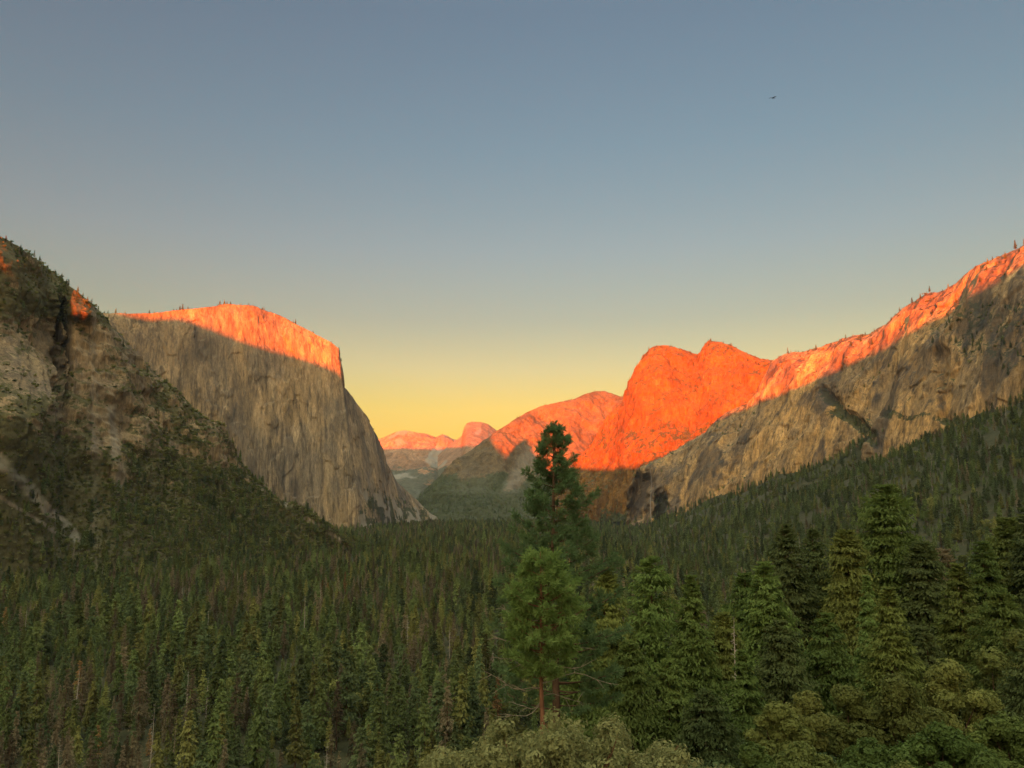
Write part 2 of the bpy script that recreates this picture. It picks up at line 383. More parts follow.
def vegE(p, n, U, V, w):
    return {'veg': np.clip(.30 * sm(n[:, 2], .45, .75) + .35 * fbm(Q(p, (150, 150, 90)), 4) + .65 * fbm(Q(p, (34, 34, 24)), 4) + .10 + .9 * sm(V, 505, 522) * (U > 600) - .05 + .25 * sm(V, 465, 440) * sm(V, 410, 440), 0, 1)}
CATH, PE, NE, ATE = massif('mountain', [E_f, E_1, E_2, E_3, E_c], 460, 320, M_CATH, dispE, 1.1, seed=9.4, veg_fn=vegE, back=((60, 10), (350, 90), (1000, 900)))

# ---- wall on the right
F_c = [(629, 508, 4050), (632, 490, 4060), (637, 474, 4060), (645, 466, 4040), (655, 461, 4020), (668, 455, 3980), (690, 442, 3900), (705, 433, 3830), (716, 420, 3770), (726, 413, 3720), (738, 408, 3680), (749, 403, 3640), (757, 393, 3620), (764, 379, 3600), (771, 362.5, 3570), (780, 356, 3520), (800, 352.5, 3400), (820, 347.5, 3300), (840, 340, 3200), (852, 337, 3130), (870, 334, 3030), (886, 325, 2920), (905, 308, 2780), (925, 295, 2660), (944, 291, 2560), (956, 283, 2500), (975, 266, 2400), (1000, 257, 2290), (1026, 246, 2190), (1120, 205, 1950), (1320, 110, 1600)]
F_f = [(627, 530, 3960), (632, 531, 3930), (638, 531, 3900), (646, 531, 3850), (656, 531, 3790), (670, 530, 3700), (686, 526, 3600), (698, 520, 3520), (706, 512, 3460), (716, 508, 3400), (728, 505, 3340), (738, 503, 3290), (746, 501, 3250), (752, 499, 3220), (759, 496, 3190), (769, 492, 3140), (788, 486, 3040), (812, 477, 2910), (836, 468, 2790), (858, 463, 2660), (873, 475, 2520), (888, 474, 2450), (908, 464, 2340), (926, 455, 2260), (943, 446, 2190), (956, 438, 2140), (974, 430, 2060), (998, 422, 1960), (1024, 414, 1860), (1120, 395, 1560), (1320, 350, 1250)]
F_edge = [(u, v - 7 + 7 * math.sin(i * 1.9) * (u < 1000), y) for i, (u, v, y) in enumerate(F_f)]
F_f = [(u, v + 12, y) for u, v, y in F_f]
F_1 = lerp3(F_f, F_c, .26, .10); F_2 = lerp3(F_f, F_c, .50, .30); F_3 = lerp3(F_f, F_c, .76, .58)
def dispF(p, w):
    a = 40 * fbm(Q(p, (420, 420, 1400)), 3) + 26 * ridged(Q(p, (150, 150, 1600)) + 2.9, 2) + 9 * ridged(Q(p, (52, 52, 900)) + 7, 3, .5) + 3 * fbm(Q(p, (14, 14, 110)), 4, .6)
    return a + 6 * sm(fbm(Q(p, (190, 190, 170)) + 12, 4), .0, .06)
def edgeF(P, W):
    # the alcove of the waterfall
    U, V = to_pix(P[..., 0], P[..., 1], P[..., 2])
    wob = 5 * gnoise(Q(P.reshape(-1, 3), (60, 60, 40))).reshape(U.shape)
    al = np.maximum(sm(np.abs(U + wob - 640 - (V - 490) * -.16), 13, 5) * sm(V + wob, 466, 482), .7 * sm(np.abs(U + wob - 661), 9, 3) * sm(V + wob, 486, 500)) * sm(V, 532, 518)
    gul = np.maximum(sm(np.abs(V + wob - (392 + (U - 822) * .95)), 11, 2) * sm(U, 812, 826) * sm(U, 886, 868), sm(np.abs(U + wob - 943 - (V - 380) * .06), 8, 2) * sm(V, 340, 356) * sm(V, 436, 420))
    P = P.copy(); P[..., 0] += 20 * gul; P[..., 1] += 14 * gul
    P[..., 1] += 110 * al; P[..., 0] += 26 * al
    return P
def vegF(p, n, U, V, w):
    wob = 5 * gnoise(Q(p, (60, 60, 40))) + 2.5 * gnoise(Q(p, (14, 14, 90)))
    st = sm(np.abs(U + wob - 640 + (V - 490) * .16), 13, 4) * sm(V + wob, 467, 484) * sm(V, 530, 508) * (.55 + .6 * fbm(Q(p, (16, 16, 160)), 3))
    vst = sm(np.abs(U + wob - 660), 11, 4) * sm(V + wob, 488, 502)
    fall = sm(np.abs(U - 650), 3, 1)
    v = .45 * sm(n[:, 2], .5, .8) + .35 * fbm(Q(p, (120, 120, 90)) + 1, 4) + .45 * sm(U, 900, 985) * sm(V, 400, 330) * sm(V, 285, 310)
    gv = sm(np.abs(V + wob - (392 + (U - 822) * .95)), 10, 3) * sm(U, 812, 826) * sm(U, 886, 868)
    led = gv + .8 * sm(np.abs(V - (404 + (U - 800) * .36 + 5 * gnoise(Q(p, (120, 120, 120))))), 7, 2) * sm(U, 815, 830) * sm(U, 900, 870)
    led2 = sm(np.abs(V - (420 + (U - 930) * .15 + 8 * gnoise(Q(p, (90, 90, 90))))), 6, 2) * sm(U, 870, 890)
    dark = sm(fbm(Q(p, (150, 150, 330)) + 5.5, 4), .02, .16) * .9 + .5 * sm(fbm(Q(p, (26, 26, 300)) + 3.5, 3), .12, .3)
    gul = sm(np.abs(U - (942 + 4 * gnoise(Q(p, (50, 50, 90))))), 5, 2) * sm(V, 345, 360) * sm(V, 420, 405) * .8
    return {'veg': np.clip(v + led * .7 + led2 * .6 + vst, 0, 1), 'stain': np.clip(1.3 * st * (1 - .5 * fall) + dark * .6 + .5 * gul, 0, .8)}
RWALL, PF, NF, ATF = massif('granite_wall', [F_f, F_1, F_2, F_3, F_c], 640, 380, M_RIGHT, dispF, 1.2, seed=5.9, veg_fn=vegF, edge_fn=edgeF, back=((40, 8), (200, 60), (700, 300), (1200, 1100)))

# ------------------------------------------------------------------ ground
FF = np.array([survey(*q) for q in F_edge]); _o = np.argsort(FF[:, 1]); FF = FF[_o]
def spur_line(az, r):
    """the hillside below the viewpoint: a steep shoulder, then an easier slope to the right"""
    s2 = np.interp(az, [-90, -14, -4, 3, 10, 20, 32, 60, 90], [.50, .52, .47, .29, .225, .195, .165, .10, .05])
    s1 = np.maximum(s2, np.interp(az, [-90, 40, 70, 90], [.35, .35, .15, .05]))
    return -1.65 - s1 * np.clip(r - 1.5, 0, 44) - s2 * np.maximum(r - 45.5, 0) - .00002 * r * r
def ground_h(x, y):
    x = np.asarray(x, float); y = np.asarray(y, float)
    p = np.stack([x, y, 0 * x], -1)
    z = GZ + 3.0 * fbm(Q(p.reshape(-1, 3), (180, 180, 1)), 3).reshape(x.shape)
    # right-hand timbered slope up to the foot of the wall
    xf = np.interp(y, FF[:, 1], FF[:, 0]); zf = np.interp(y, FF[:, 1], FF[:, 2])
    zf = np.where(y < FF[0, 1], FF[0, 2] * np.clip(.35 + .65 * y / FF[0, 1], .2, 1), zf)
    xr = np.interp(y, [-500, 400, 1000, 2000, 3000, 3700, 4300], [150, 330, 360, 380, 430, 520, 620])
    t = np.clip((x - xr) / np.maximum(xf - xr, 60), 0, 1.6)
    fadeR = sm(y, 4400, 3900) * sm(y, -1500, 200)
    rel = 14 * fbm(Q(p.reshape(-1, 3), (260, 260, 1)) + 3, 4).reshape(x.shape)
    z = z + (t ** 1.25 * (zf - GZ + 14) + rel * np.clip(t * 3, 0, 1)) * fadeR
    # the spur the viewpoint stands on
    az = np.degrees(np.arctan2(x, np.maximum(y, 1e-3))); r = np.hypot(x, y)
    hill = spur_line(az, r)
    hill = np.where(y <= 0, -1.65 + .10 * np.minimum(-y, 300) - .5 * np.maximum(-x - 30, 0), hill)
    hill = hill + np.clip(r / 60, 0, 1) * 2.2 * gnoise(Q(p.reshape(-1, 3), (23, 23, 1)) + 6).reshape(x.shape)
    k = 12.0
    d = np.clip((hill - z) / k, -30, 30)
    return z + k * np.log1p(np.exp(d)) - k * np.log(2) * np.exp(-np.abs(d))*0

m, nt, b = new_mat('forest_floor'); M_GROUND = m
co = N(nt, 'ShaderNodeTexCoord').outputs['Object']
c = ramp(nt, noise_n(nt, co, .05, 8, .65), [(.3, (.018, .021, .009)), (.5, (.036, .037, .016)), (.7, (.062, .056, .027))])
c2 = ramp(nt, noise_n(nt, co, 1.3, 6, .7), [(.3, g3(.5)), (.7, g3(1.4))])
c = mixc(nt, 1.0, c, c2, 'MULTIPLY')
nt.links.new(c, b.inputs['Base Color'])
bp = N(nt, 'ShaderNodeBump'); bp.inputs['Strength'].default_value = .6; bp.inputs['Distance'].default_value = .3
nt.links.new(noise_n(nt, co, 2.0, 6, .7), bp.inputs['Height']); nt.links.new(bp.outputs[0], b.inputs['Normal'])

rr = np.concatenate([[0.0], np.geomspace(1.0, 17000, 330)])
aa = np.radians(np.concatenate([np.arange(-50, 50, .33), np.arange(50, 310, 3.0)]))
RG, AG = np.meshgrid(rr, aa, indexing='ij')
gx, gy = RG * np.sin(AG), RG * np.cos(AG)
gv = np.stack([gx, gy, ground_h(gx, gy)], -1)
GROUND = link('ground', mesh_np('ground', gv.reshape(-1, 3), grid_faces(len(rr), len(aa), True)[:, ::-1], True, None, M_GROUND))
tag(GROUND, kind='structure')


# ------------------------------------------------------------------ vegetation
def foliage_mat(name, lo, hi, scale=1.0, vary=.5, spread=1.05):
    m, nt, b = new_mat(name)
    co = N(nt, 'ShaderNodeTexCoord').outputs['Object']
    f = noise_n(nt, co, scale, 4, .65)
    oi = N(nt, 'ShaderNodeObjectInfo').outputs['Random']
    f = math_n(nt, 'ADD', math_n(nt, 'MULTIPLY', math_n(nt, 'SUBTRACT', f, .5), 2.0), math_n(nt, 'ADD', math_n(nt, 'MULTIPLY', math_n(nt, 'SUBTRACT', oi, .5), vary), .5))
    c = mixc(nt, f, lo, hi)
    hs = N(nt, 'ShaderNodeHueSaturation'); nt.links.new(c, hs.inputs['Color'])
    h = math_n(nt, 'FRACT', math_n(nt, 'MULTIPLY', oi, 7.31))
    nt.links.new(math_n(nt, 'ADD', math_n(nt, 'MULTIPLY', h, .02), .488), hs.inputs['Hue'])
    nt.links.new(math_n(nt, 'ADD', math_n(nt, 'MULTIPLY', math_n(nt, 'FRACT', math_n(nt, 'MULTIPLY', oi, 13.7)), spread), 1.0 - spread * .47), hs.inputs['Value'])
    nt.links.new(hs.outputs[0], b.inputs['Base Color']); b.inputs['Roughness'].default_value = .7
    tr = N(nt, 'ShaderNodeBsdfTranslucent'); nt.links.new(hs.outputs[0], tr.inputs[0])
    mx = N(nt, 'ShaderNodeMixShader'); mx.inputs[0].default_value = .45
    nt.links.new(b.outputs[0], mx.inputs[1]); nt.links.new(tr.outputs[0], mx.inputs[2]); nt.links.new(mx.outputs[0], nt.nodes['Material Output'].inputs['Surface'])
    return m

def bark_mat(name, lo, hi, sc=3.0):
    m, nt, b = new_mat(name)
    co = N(nt, 'ShaderNodeTexCoord').outputs['Object']
    c = ramp(nt, noise_n(nt, co, sc, 6, .7, (1, 1, .25)), [(.3, lo), (.7, hi)])
    nt.links.new(c, b.inputs['Base Color'])
    bp = N(nt, 'ShaderNodeBump'); bp.inputs['Strength'].default_value = .8; bp.inputs['Distance'].default_value = .05
    nt.links.new(noise_n(nt, co, sc * 3, 5, .7, (1, 1, .2)), bp.inputs['Height']); nt.links.new(bp.outputs[0], b.inputs['Normal'])
    return m

M_DARK = foliage_mat('needles_dark', (0.045, 0.0679, 0.0268), (0.1006, 0.1332, 0.0561), .25)
M_GREEN = foliage_mat('needles_green', (0.0686, 0.0955, 0.0293), (0.1479, 0.1885, 0.0634), .25)
M_OLIVE = foliage_mat('needles_olive', (0.0923, 0.103, 0.0293), (0.1953, 0.2011, 0.0634), .25)
M_BROWN = foliage_mat('needles_dead', (0.1006, 0.0829, 0.0488), (0.1953, 0.1634, 0.0976), .25)
M_RUST = foliage_mat('needles_rust', (0.1461, 0.0943, 0.0352), (0.2698, 0.1727, 0.0659), .25)
M_NGREEN = foliage_mat('near_needles_green', (0.0574, 0.0912, 0.022), (0.1377, 0.1907, 0.0483), .35, .3, .25)
M_NDARK = foliage_mat('near_needles_dark', (0.0426, 0.0628, 0.022), (0.1089, 0.1357, 0.0464), .35, .3, .25)
M_NOLIVE = foliage_mat('near_needles_olive', (0.0742, 0.0986, 0.0241), (0.1686, 0.1998, 0.0505), .35, .3, .25)
M_OAK = foliage_mat('leaves_oak', (0.0811, 0.0977, 0.0255), (0.1855, 0.2036, 0.0579), .5, .4, .35)
M_BUSHG = foliage_mat('leaves_scrub', (0.1221, 0.1361, 0.0709), (0.2685, 0.2592, 0.1415), .3)
M_PINE = foliage_mat('needles_pine', (0.0596, 0.1093, 0.0452), (0.143, 0.2128, 0.0849), .9, .3, .1)
M_PINEL = foliage_mat('needles_bright', (0.1093, 0.1686, 0.0411), (0.2078, 0.281, 0.0822), .9, .4, .25)
M_MANZ = foliage_mat('leaves_manzanita', (0.112, 0.1196, 0.042), (0.2912, 0.2932, 0.1239), 2.2, .2, .05)
M_BARK = bark_mat('bark', (.045, .028, .018), (.14, .085, .055))
M_BARKR = bark_mat('bark_red', (.075, .036, .020), (.24, .115, .065), 6)
M_GREY = bark_mat('dead_wood', (.20, .17, .14), (.42, .37, .31), 5)
M_DEADW = bark_mat('dead_twig', (.13, .105, .08), (.28, .225, .165), 8)

def unit(a): return a / (np.linalg.norm(a, axis=-1, keepdims=True) + 1e-9)

def sprays(c, d, n, L, W):
    """one leafy diamond per row: centre, long direction, face normal, length, width"""
    d = unit(d); s = unit(np.cross(d, n)); L = np.asarray(L)[:, None]; W = np.asarray(W)[:, None]
    nn = unit(np.cross(s, d))
    V = np.stack([c - d * L * .5, c + s * W * .5 + nn * W * .12, c + d * L * .5 - nn * L * .10, c - s * W * .5 + nn * W * .12], 1).reshape(-1, 3)
    F = np.arange(len(V)).reshape(-1, 4)
    return V, F

def tube(pts, rad, sides=5):
    pts = np.asarray(pts, float); rad = np.asarray(rad, float)
    t = unit(np.gradient(pts, axis=0)); ref = np.array([.31, .17, 1.0]) if abs(t[0, 2]) < .8 else np.array([1.0, .2, .1])
    s = unit(np.cross(t, ref)); q = np.cross(t, s)
    a = np.linspace(0, 2 * np.pi, sides, endpoint=False)
    V = pts[:, None] + rad[:, None, None] * (np.cos(a)[None, :, None] * s[:, None] + np.sin(a)[None, :, None] * q[:, None])
    return V.reshape(-1, 3), grid_faces(len(pts), sides, True)

def join(parts):
    V = []; F = []; M = []; k = 0
    for p in parts:
        v, f = p[0], p[1]
        V.append(v); F.append(f + k); M.append(np.full(len(f), p[2] if len(p) > 2 else 0)); k += len(v)
    return np.concatenate(V), np.concatenate(F), np.concatenate(M)

def conifer_crown(rng, H, Rm, nb, per, L, W, base=.08, shape=.8, droop=.22, gap=.25, whorl=0.0, tip=.35):
    f = base + (1 - base) * rng.random(nb) ** 1.15
    if whorl: f = np.round(f * H / whorl) * whorl / H + rng.normal(0, .33, nb) / H * whorl
    f = np.clip(f, base * .9, .985); a = rng.random(nb) * 2 * np.pi
    g = gnoise(np.stack([np.cos(a) * 1.4 + rng.random() * 50, np.sin(a) * 1.4, f * 7], -1))
    keep = g > -.5 + gap - .25; f, a, g = f[keep], a[keep], g[keep]; nb = len(f)
    prof = ((1 - f) / (1 - base)) ** shape
    Lb = Rm * prof * (.55 + .55 * rng.random(nb) + .55 * g) + tip * (.5 + rng.random(nb))
    lowcut = np.clip((f - base) / .10, .55, 1); Lb = Lb * lowcut
    k = np.repeat(np.arange(nb), per); t = rng.random(len(k)) ** .65 * .92 + .08
    keep2 = rng.random(len(k)) < np.clip(Lb[k] / Rm * 1.7 + .25, 0, 1)
    k, t = k[keep2], t[keep2]
    dr = np.stack([np.cos(a), np.sin(a), 0 * a], -1)[k]; side = np.stack([-dr[:, 1], dr[:, 0], 0 * t], -1)
    lb = Lb[k]; up = np.where(f[k] > .8, .5, .12)
    c = dr * (lb * t)[:, None] + side * (lb * .26 * t * rng.normal(0, 1, len(k)) * .8)[:, None]
    c[:, 2] = f[k] * H - droop * lb * t + up * lb * t * t * .6 + rng.normal(0, .05, len(k)) * np.minimum(lb, 3)
    d = dr * .7 + side * rng.normal(0, .55, len(k))[:, None]; d[:, 2] += -.55 + rng.normal(0, .3, len(k)) + (f[k] > .9) * 1.0
    n = dr * .75 + np.stack([rng.normal(0, .45, len(k)), rng.normal(0, .45, len(k)), .75 + 0 * t], -1)
    sz = .65 + .7 * rng.random(len(k))
    return sprays(c, d, n, L * sz, W * sz)

def trunk_tube(rng, H, r, top=.98, lean=.0, sides=7):
    t = np.linspace(0, top, 9)
    p = np.stack([lean * H * t * t + .006 * H * np.cumsum(rng.normal(0, .35, 9)), .006 * H * np.cumsum(rng.normal(0, .35, 9)), t * H], -1)
    p[0, :2] = 0; p[0, 2] = -.6
    return tube(p, r * (1 - t * .93) * np.where(t < .02, 1.25, 1), sides)

def limbs(rng, H, Rm, n, r, base=.15, shape=.8, droop=.2):
    out = []
    for i in range(n):
        f = base + (.96 - base) * (i + rng.random()) / n; a = rng.random() * 6.283; l = Rm * ((1 - f) / (1 - base)) ** shape * (.5 + .4 * rng.random())
        t = np.linspace(0, 1, 4)
        p = np.stack([np.cos(a) * l * t, np.sin(a) * l * t, f * H - droop * l * t + .12 * l * t * t], -1)
        out.append(tube(p, r * (1 - f * .7) * (1 - .8 * t), 4))
    return out

def snag(rng, H, r, n=26, twig=2.2):
    parts = [trunk_tube(rng, H, r, 1.0, .01)]
    for i in range(n):
        f = .18 + .8 * rng.random(); a = rng.random() * 6.283; l = twig * (1.15 - f) * (.5 + rng.random()); t = np.linspace(0, 1, 5)
        p = np.stack([np.cos(a) * l * t, np.sin(a) * l * t, f * H - .35 * l * t + .35 * l * t * t + .08 * l * np.sin(t * 6 + i)], -1)
        parts.append(tube(p, r * .22 * (1 - .85 * t), 4))
    return parts

def leafy_blob(rng, blobs, n, L, W):
    """broadleaf crown: leaves on and in a set of uneven lobes (x, y, z, r)"""
    B = np.array(blobs, float); pw = B[:, 3] ** 2; k = rng.choice(len(B), n, p=pw / pw.sum())
    d = unit(rng.normal(size=(n, 3))); rad = B[k, 3] * (1 - .45 * rng.random(n) ** 2.0)
    g = gnoise(B[k, :3] * .7 + d * 2.1); rad = rad * (1 + .45 * g)
    keep = gnoise((B[k, :3] + d * rad[:, None]) * (1.6 / B[:, 3].mean())) > -.32
    c = (B[k, :3] + d * rad[:, None] * np.array([1, 1, .8]))[keep]; d = d[keep]; m = len(c)
    ld = unit(np.cross(d, rng.normal(size=(m, 3)))) + d * .3
    nn = d + rng.normal(0, .5, (m, 3)) + np.array([0, 0, .4])
    sz = .6 + .8 * rng.random(m)
    return sprays(c, ld, nn, L * sz, W * sz)

# ---- prototypes of the woods (metres, foot at the origin)
PROTO = []          # (crown mesh, trunk mesh, joined mesh for the far woods, category)
def proto(name, crown, trunk, cm, tm):
    cme = mesh_np(name + '_crown', crown[0], crown[1], False, None, cm) if crown else None
    tv, tf, _ = join(trunk); tme = mesh_np(name + '_trunk', tv, tf, True, None, tm)
    parts = ([(crown[0], crown[1], 0)] if crown else []) + [(v, f, 1) for v, f in [(tv, tf)]]
    V, F, M = join(parts)
    jm = mesh_np(name, V, F, False, None, [cm or tm, tm], M)
    PROTO.append((cme, tme, jm)); return len(PROTO) - 1

K = {}
for tag_, mat_ in (('dark', M_DARK), ('green', M_GREEN), ('olive', M_OLIVE), ('brown', M_BROWN), ('rust', M_RUST)):
    K[tag_] = []
    for j in range(3 if tag_ in ('dark', 'green') else 2):
        rg = np.random.default_rng(hash_ := (len(PROTO) * 77 + 5))
        Rm = (6.6, 5.4, 7.4)[j]; dead = tag_ in ('brown', 'rust')
        cr = conifer_crown(rg, 30, Rm * (.8 if dead else 1), 230 if not dead else 170, 6, 1.75, .85 if not dead else .5, .08 if j != 1 else .16, (.78, .9, .62)[j], .25, .28 if not dead else .42, 0, .45)
        K[tag_].append(proto(tag_ + '_conifer', cr, [trunk_tube(rg, 30, .42)] + (limbs(rg, 30, Rm, 24, .09) if dead else []), mat_, M_BARK))
K['snag'] = [proto('bare_snag', None, snag(np.random.default_rng(90 + j), 27, .33, 34, 3.2), None, M_GREY) for j in range(2)]
K['oak'] = []
for j in range(3):
    rg = np.random.default_rng(140 + j)
    bl = [(rg.normal(0, 1.9), rg.normal(0, 1.9), 5.2 + rg.normal(0, 1.3), 1.5 + rg.random()) for _ in range(8)]
    K['oak'].append(proto('spreading_oak', leafy_blob(rg, bl, 900, .85, .6), [trunk_tube(rg, 5.5, .28)], M_OAK if j else M_OLIVE, M_BARK))
K['scrub'] = []
for j in range(3):
    rg = np.random.default_rng(160 + j)
    bl = [(rg.normal(0, 1.0), rg.normal(0, 1.0), .9 + abs(rg.normal(0, .5)), .9 + .5 * rg.random()) for _ in range(5)]
    K['scrub'].append(proto('scrub_bush', leafy_blob(rg, bl, 260, .75, .55), [trunk_tube(rg, 1.2, .07, sides=4)], (M_BUSHG, M_OAK, M_DARK)[j], M_BARK))
print('proto faces', [len(p[2].polygons) for p in PROTO])

# ---- where the woods stand
W_pos = []; W_kind = []; W_scale = []
def plant(P, kinds, probs, h0, h1, ref, rng=RNG):
    """P: (n,3) feet; kinds: names; heights h0..h1 metres (ref = prototype height per kind)"""
    n = len(P)
    if n == 0: return
    kk = rng.choice(len(kinds), n, p=np.array(probs) / np.sum(probs))
    for i, kname in enumerate(kinds):
        s = kk == i; m = s.sum()
        if not m: continue
        ids = np.array(K[kname])[rng.integers(0, len(K[kname]), m)]
        rf = {'oak': 7.5, 'scrub': 2.4, 'snag': 27}.get(kname, 30.0)
        hh = (h0 + (h1 - h0) * rng.random(m) ** 1.35) * {'oak': .42, 'scrub': .30}.get(kname, 1.0)
        hh = hh * np.clip(1.0 + .55 * fbm(Q(P[s] * np.array([1, 1, 0]), (70, 70, 1)) + 11, 3), .5, 1.5)
        W_pos.append(P[s]); W_kind.append(ids); W_scale.append(hh / rf)

afu = np.array([q[0] for q in A_foot]); afy = np.array([q[2] for q in A_foot]); acy = np.array([q[2] for q in A_crest]); acv = np.array([q[1] for q in A_crest])
bfu = np.array([q[0] for q in B_foot]); bfy = np.array([q[2] for q in B_foot])
def spur(x, y):
    """how near the viewpoint's own hillside is to the surface here"""
    return spur_line(np.degrees(np.arctan2(x, y)), np.hypot(x, y))

def wood_band(y0, y1, sp):
    ys = np.arange(y0, y1, sp); out = []
    for y in ys:
        xs = np.arange(-.74 * y - 40, .74 * y + 60, sp)
        out.append(np.stack([xs, np.full_like(xs, y)], -1))
    p = np.concatenate(out); p = p + RNG.uniform(-.48, .48, p.shape) * sp
    x, y = p.T
    z = ground_h(x, y)
    u, v = to_pix(x, y, z)
    ok = (spur(x, y) < z - 14) | (y > 620)
    ok &= ~((u < 425) & (y > np.interp(u, afu, afy) + 15) & (y < np.interp(u, afu, acy) + 40))
    ok &= ~((u < 425) & (y > np.interp(u, afu, afy)) & (to_pix(x, y, z + 30)[1] > np.interp(u, afu, acv) + 3))
    ok &= ~((u < 441) & (y > np.interp(u, bfu, bfy)))
    xf = np.interp(y, FF[:, 1], FF[:, 0]); ok &= ~((x > xf + 20) & (y > 1200))
    ok &= (u > -90) & (u < 1110) & (v > 380)
    ok &= RNG.random(len(x)) < np.clip(.86 + .5 * fbm(np.stack([x / 45, y / 60, 0 * x + 3], -1), 2), .45, 1)
    # small clearings
    ok &= fbm(np.stack([x / 90, y / 130, 0 * x], -1), 2) > -.42 - .25 * (x < 300)
    ok &= (RNG.random(len(x)) < .8) | (x < 330)
    return np.stack([x, y, z - .3], -1)[ok]

for y0, y1, sp in ((235, 900, 11.0), (900, 1700, 12.5), (1700, 2700, 14.5), (2700, 5000, 19.0)):
    P = wood_band(y0, y1, sp)
    tone = fbm(Q(P * np.array([1, 1, 0]), (190, 190, 1)) + 4.4, 3)
    dry = (tone > np.where(P[:, 0] < -60, .0, .14)) & (P[:, 0] < 250)
    right = P[:, 0] > 330
    plant(P[~dry & ~right], ['dark', 'green', 'olive', 'brown', 'rust', 'snag', 'oak'], [.24, .36, .22, .08, .003, .014, .14], 9, 42, 30)
    plant(P[dry & ~right], ['dark', 'green', 'olive', 'brown', 'rust', 'snag'], [.13, .16, .22, .46, .015, .03], 9, 36, 30)
    plant(P[right], ['dark', 'green', 'olive', 'brown', 'snag', 'oak'], [.38, .32, .10, .09, .025, .12], 12, 34, 30)

def on_mesh(P, nn, at, n, weight, rng=RNG):
    """random points on a lofted surface, weighted"""
    a = np.linalg.norm(np.cross(P[1:, :-1] - P[:-1, :-1], P[:-1, 1:] - P[:-1, :-1]), axis=2)
    w = a * weight[:-1, :-1]; k = rng.choice(a.size, n, p=(w / w.sum()).ravel())
    i, j = np.unravel_index(k, a.shape); s, t = rng.random((2, n))[:, :, None]
    return P[i, j] * (1 - s) * (1 - t) + P[i + 1, j] * s * (1 - t) + P[i, j + 1] * (1 - s) * t + P[i + 1, j + 1] * s * t, i, j

def wts(P, at, extra=None):
    U, V = to_pix(P[..., 0], P[..., 1], P[..., 2])
    w = np.clip(at['veg'].reshape(P.shape[:2]) - .18, 0, 1) * (U > -60) * (U < 1090)
    return w, U, V
w, U, V = wts(PA, ATA); rim = np.zeros_like(w); rim[400:425] = 1
w[421:] *= .3; w = w * (1 + 1.5 * sm(U, 60, 200))
pts, i, j = on_mesh(PA, NA, ATA, 21000, w * (.35 + sm(V, 330, 470)))
plant(pts, ['scrub', 'oak'], [.66, .34], 5, 17, 0)
pts, i, j = on_mesh(PA, NA, ATA, 5200, w * sm(V, 430, 560))
plant(pts, ['oak', 'dark', 'green', 'olive', 'brown', 'snag'], [.35, .2, .2, .15, .12, .02], 9, 28, 0)
pts, i, j = on_mesh(PA, NA, ATA, 900, np.clip(w + .05, 0, 1) * (sm(V, 400, 300) + 1.5 * (rim > 0) * sm(V, 400, 280)))
plant(pts, ['dark', 'green', 'brown', 'oak'], [.25, .2, .15, .9], 6, 19, 0)
w, U, V = wts(PB, ATB)
pts, i, j = on_mesh(PB, NB, ATB, 2200, w); plant(pts, ['dark', 'green', 'oak'], [.6, .3, .2], 7, 20, 0)
rim = np.zeros_like(w); rim[416:421] = 1.0; rim *= (U > 60) & (U < 342)
pts, i, j = on_mesh(PB, NB, ATB, 420, rim); plant(pts, ['dark', 'green'], [.6, .4], 10, 28, 0)
w, U, V = wts(PD, ATD)
pts, i, j = on_mesh(PD, ND, ATD, 5200, w * sm(V, 470, 500) ** 1.5); plant(pts, ['dark', 'green'], [.7, .3], 8, 20, 0)
rim = np.zeros_like(w); rim[257:261] = 1; rim *= (U > 500) & (U < 640)
pts, i, j = on_mesh(PD, ND, ATD, 160, rim); plant(pts, ['dark'], [1], 10, 24, 0)
w, U, V = wts(PE, ATE)
pts, i, j = on_mesh(PE, NE, ATE, 3200, np.clip(w, 0, .4) + .8 * sm(V, 500, 518)); plant(pts, ['dark', 'green'], [.7, .3], 8, 20, 0)
rim = np.zeros_like(w); rim[317:321] = 1; rim *= (U > 630) & (U < 775)
pts, i, j = on_mesh(PE, NE, ATE, 90, rim); plant(pts, ['dark'], [1], 9, 24, 0)
w, U, V = wts(PF, ATF)
pts, i, j = on_mesh(PF, NF, ATF, 2600, w * (NF[..., 2] > .05)); plant(pts, ['dark', 'green', 'oak', 'scrub'], [.45, .2, .25, .4], 8, 22, 0)
rim = np.zeros_like(w); rim[372:382] = 1; rim *= (U > 765)
pts, i, j = on_mesh(PF, NF, ATF, 330, rim * (.15 + sm(gnoise(Q(PF.reshape(-1, 3), (90, 90, 90))).reshape(w.shape), -.1, .3))); plant(pts, ['dark', 'green', 'brown', 'snag'], [.5, .3, .15, .06], 9, 26, 0)

W_pos = np.concatenate(W_pos); W_kind = np.concatenate(W_kind); W_scale = np.concatenate(W_scale)
W_rot = RNG.random(len(W_pos)) * 2 * np.pi
print('woods', len(W_pos))

# ---- the trees that show largest become things of their own
Hh = np.array([30.0] * len(PROTO)); 
for kname, rf in (('oak', 7.5), ('scrub', 2.4), ('snag', 27)):
    for i in K[kname]: Hh[i] = rf
u_, v_ = to_pix(*W_pos.T); top_ = W_pos.copy(); top_[:, 2] += Hh[W_kind] * W_scale
ut, vt = to_pix(*top_.T)
sizepx = v_ - vt
inside = (u_ > 4) & (u_ < 470) & (vt < 756) & (vt > 250)
con = np.isin(W_kind, K['dark'] + K['green'] + K['olive'] + K['brown'] + K['rust'] + K['snag'])
rank = np.argsort(-(sizepx * inside * con))[:255]
single = np.zeros(len(W_pos), bool); single[rank] = True

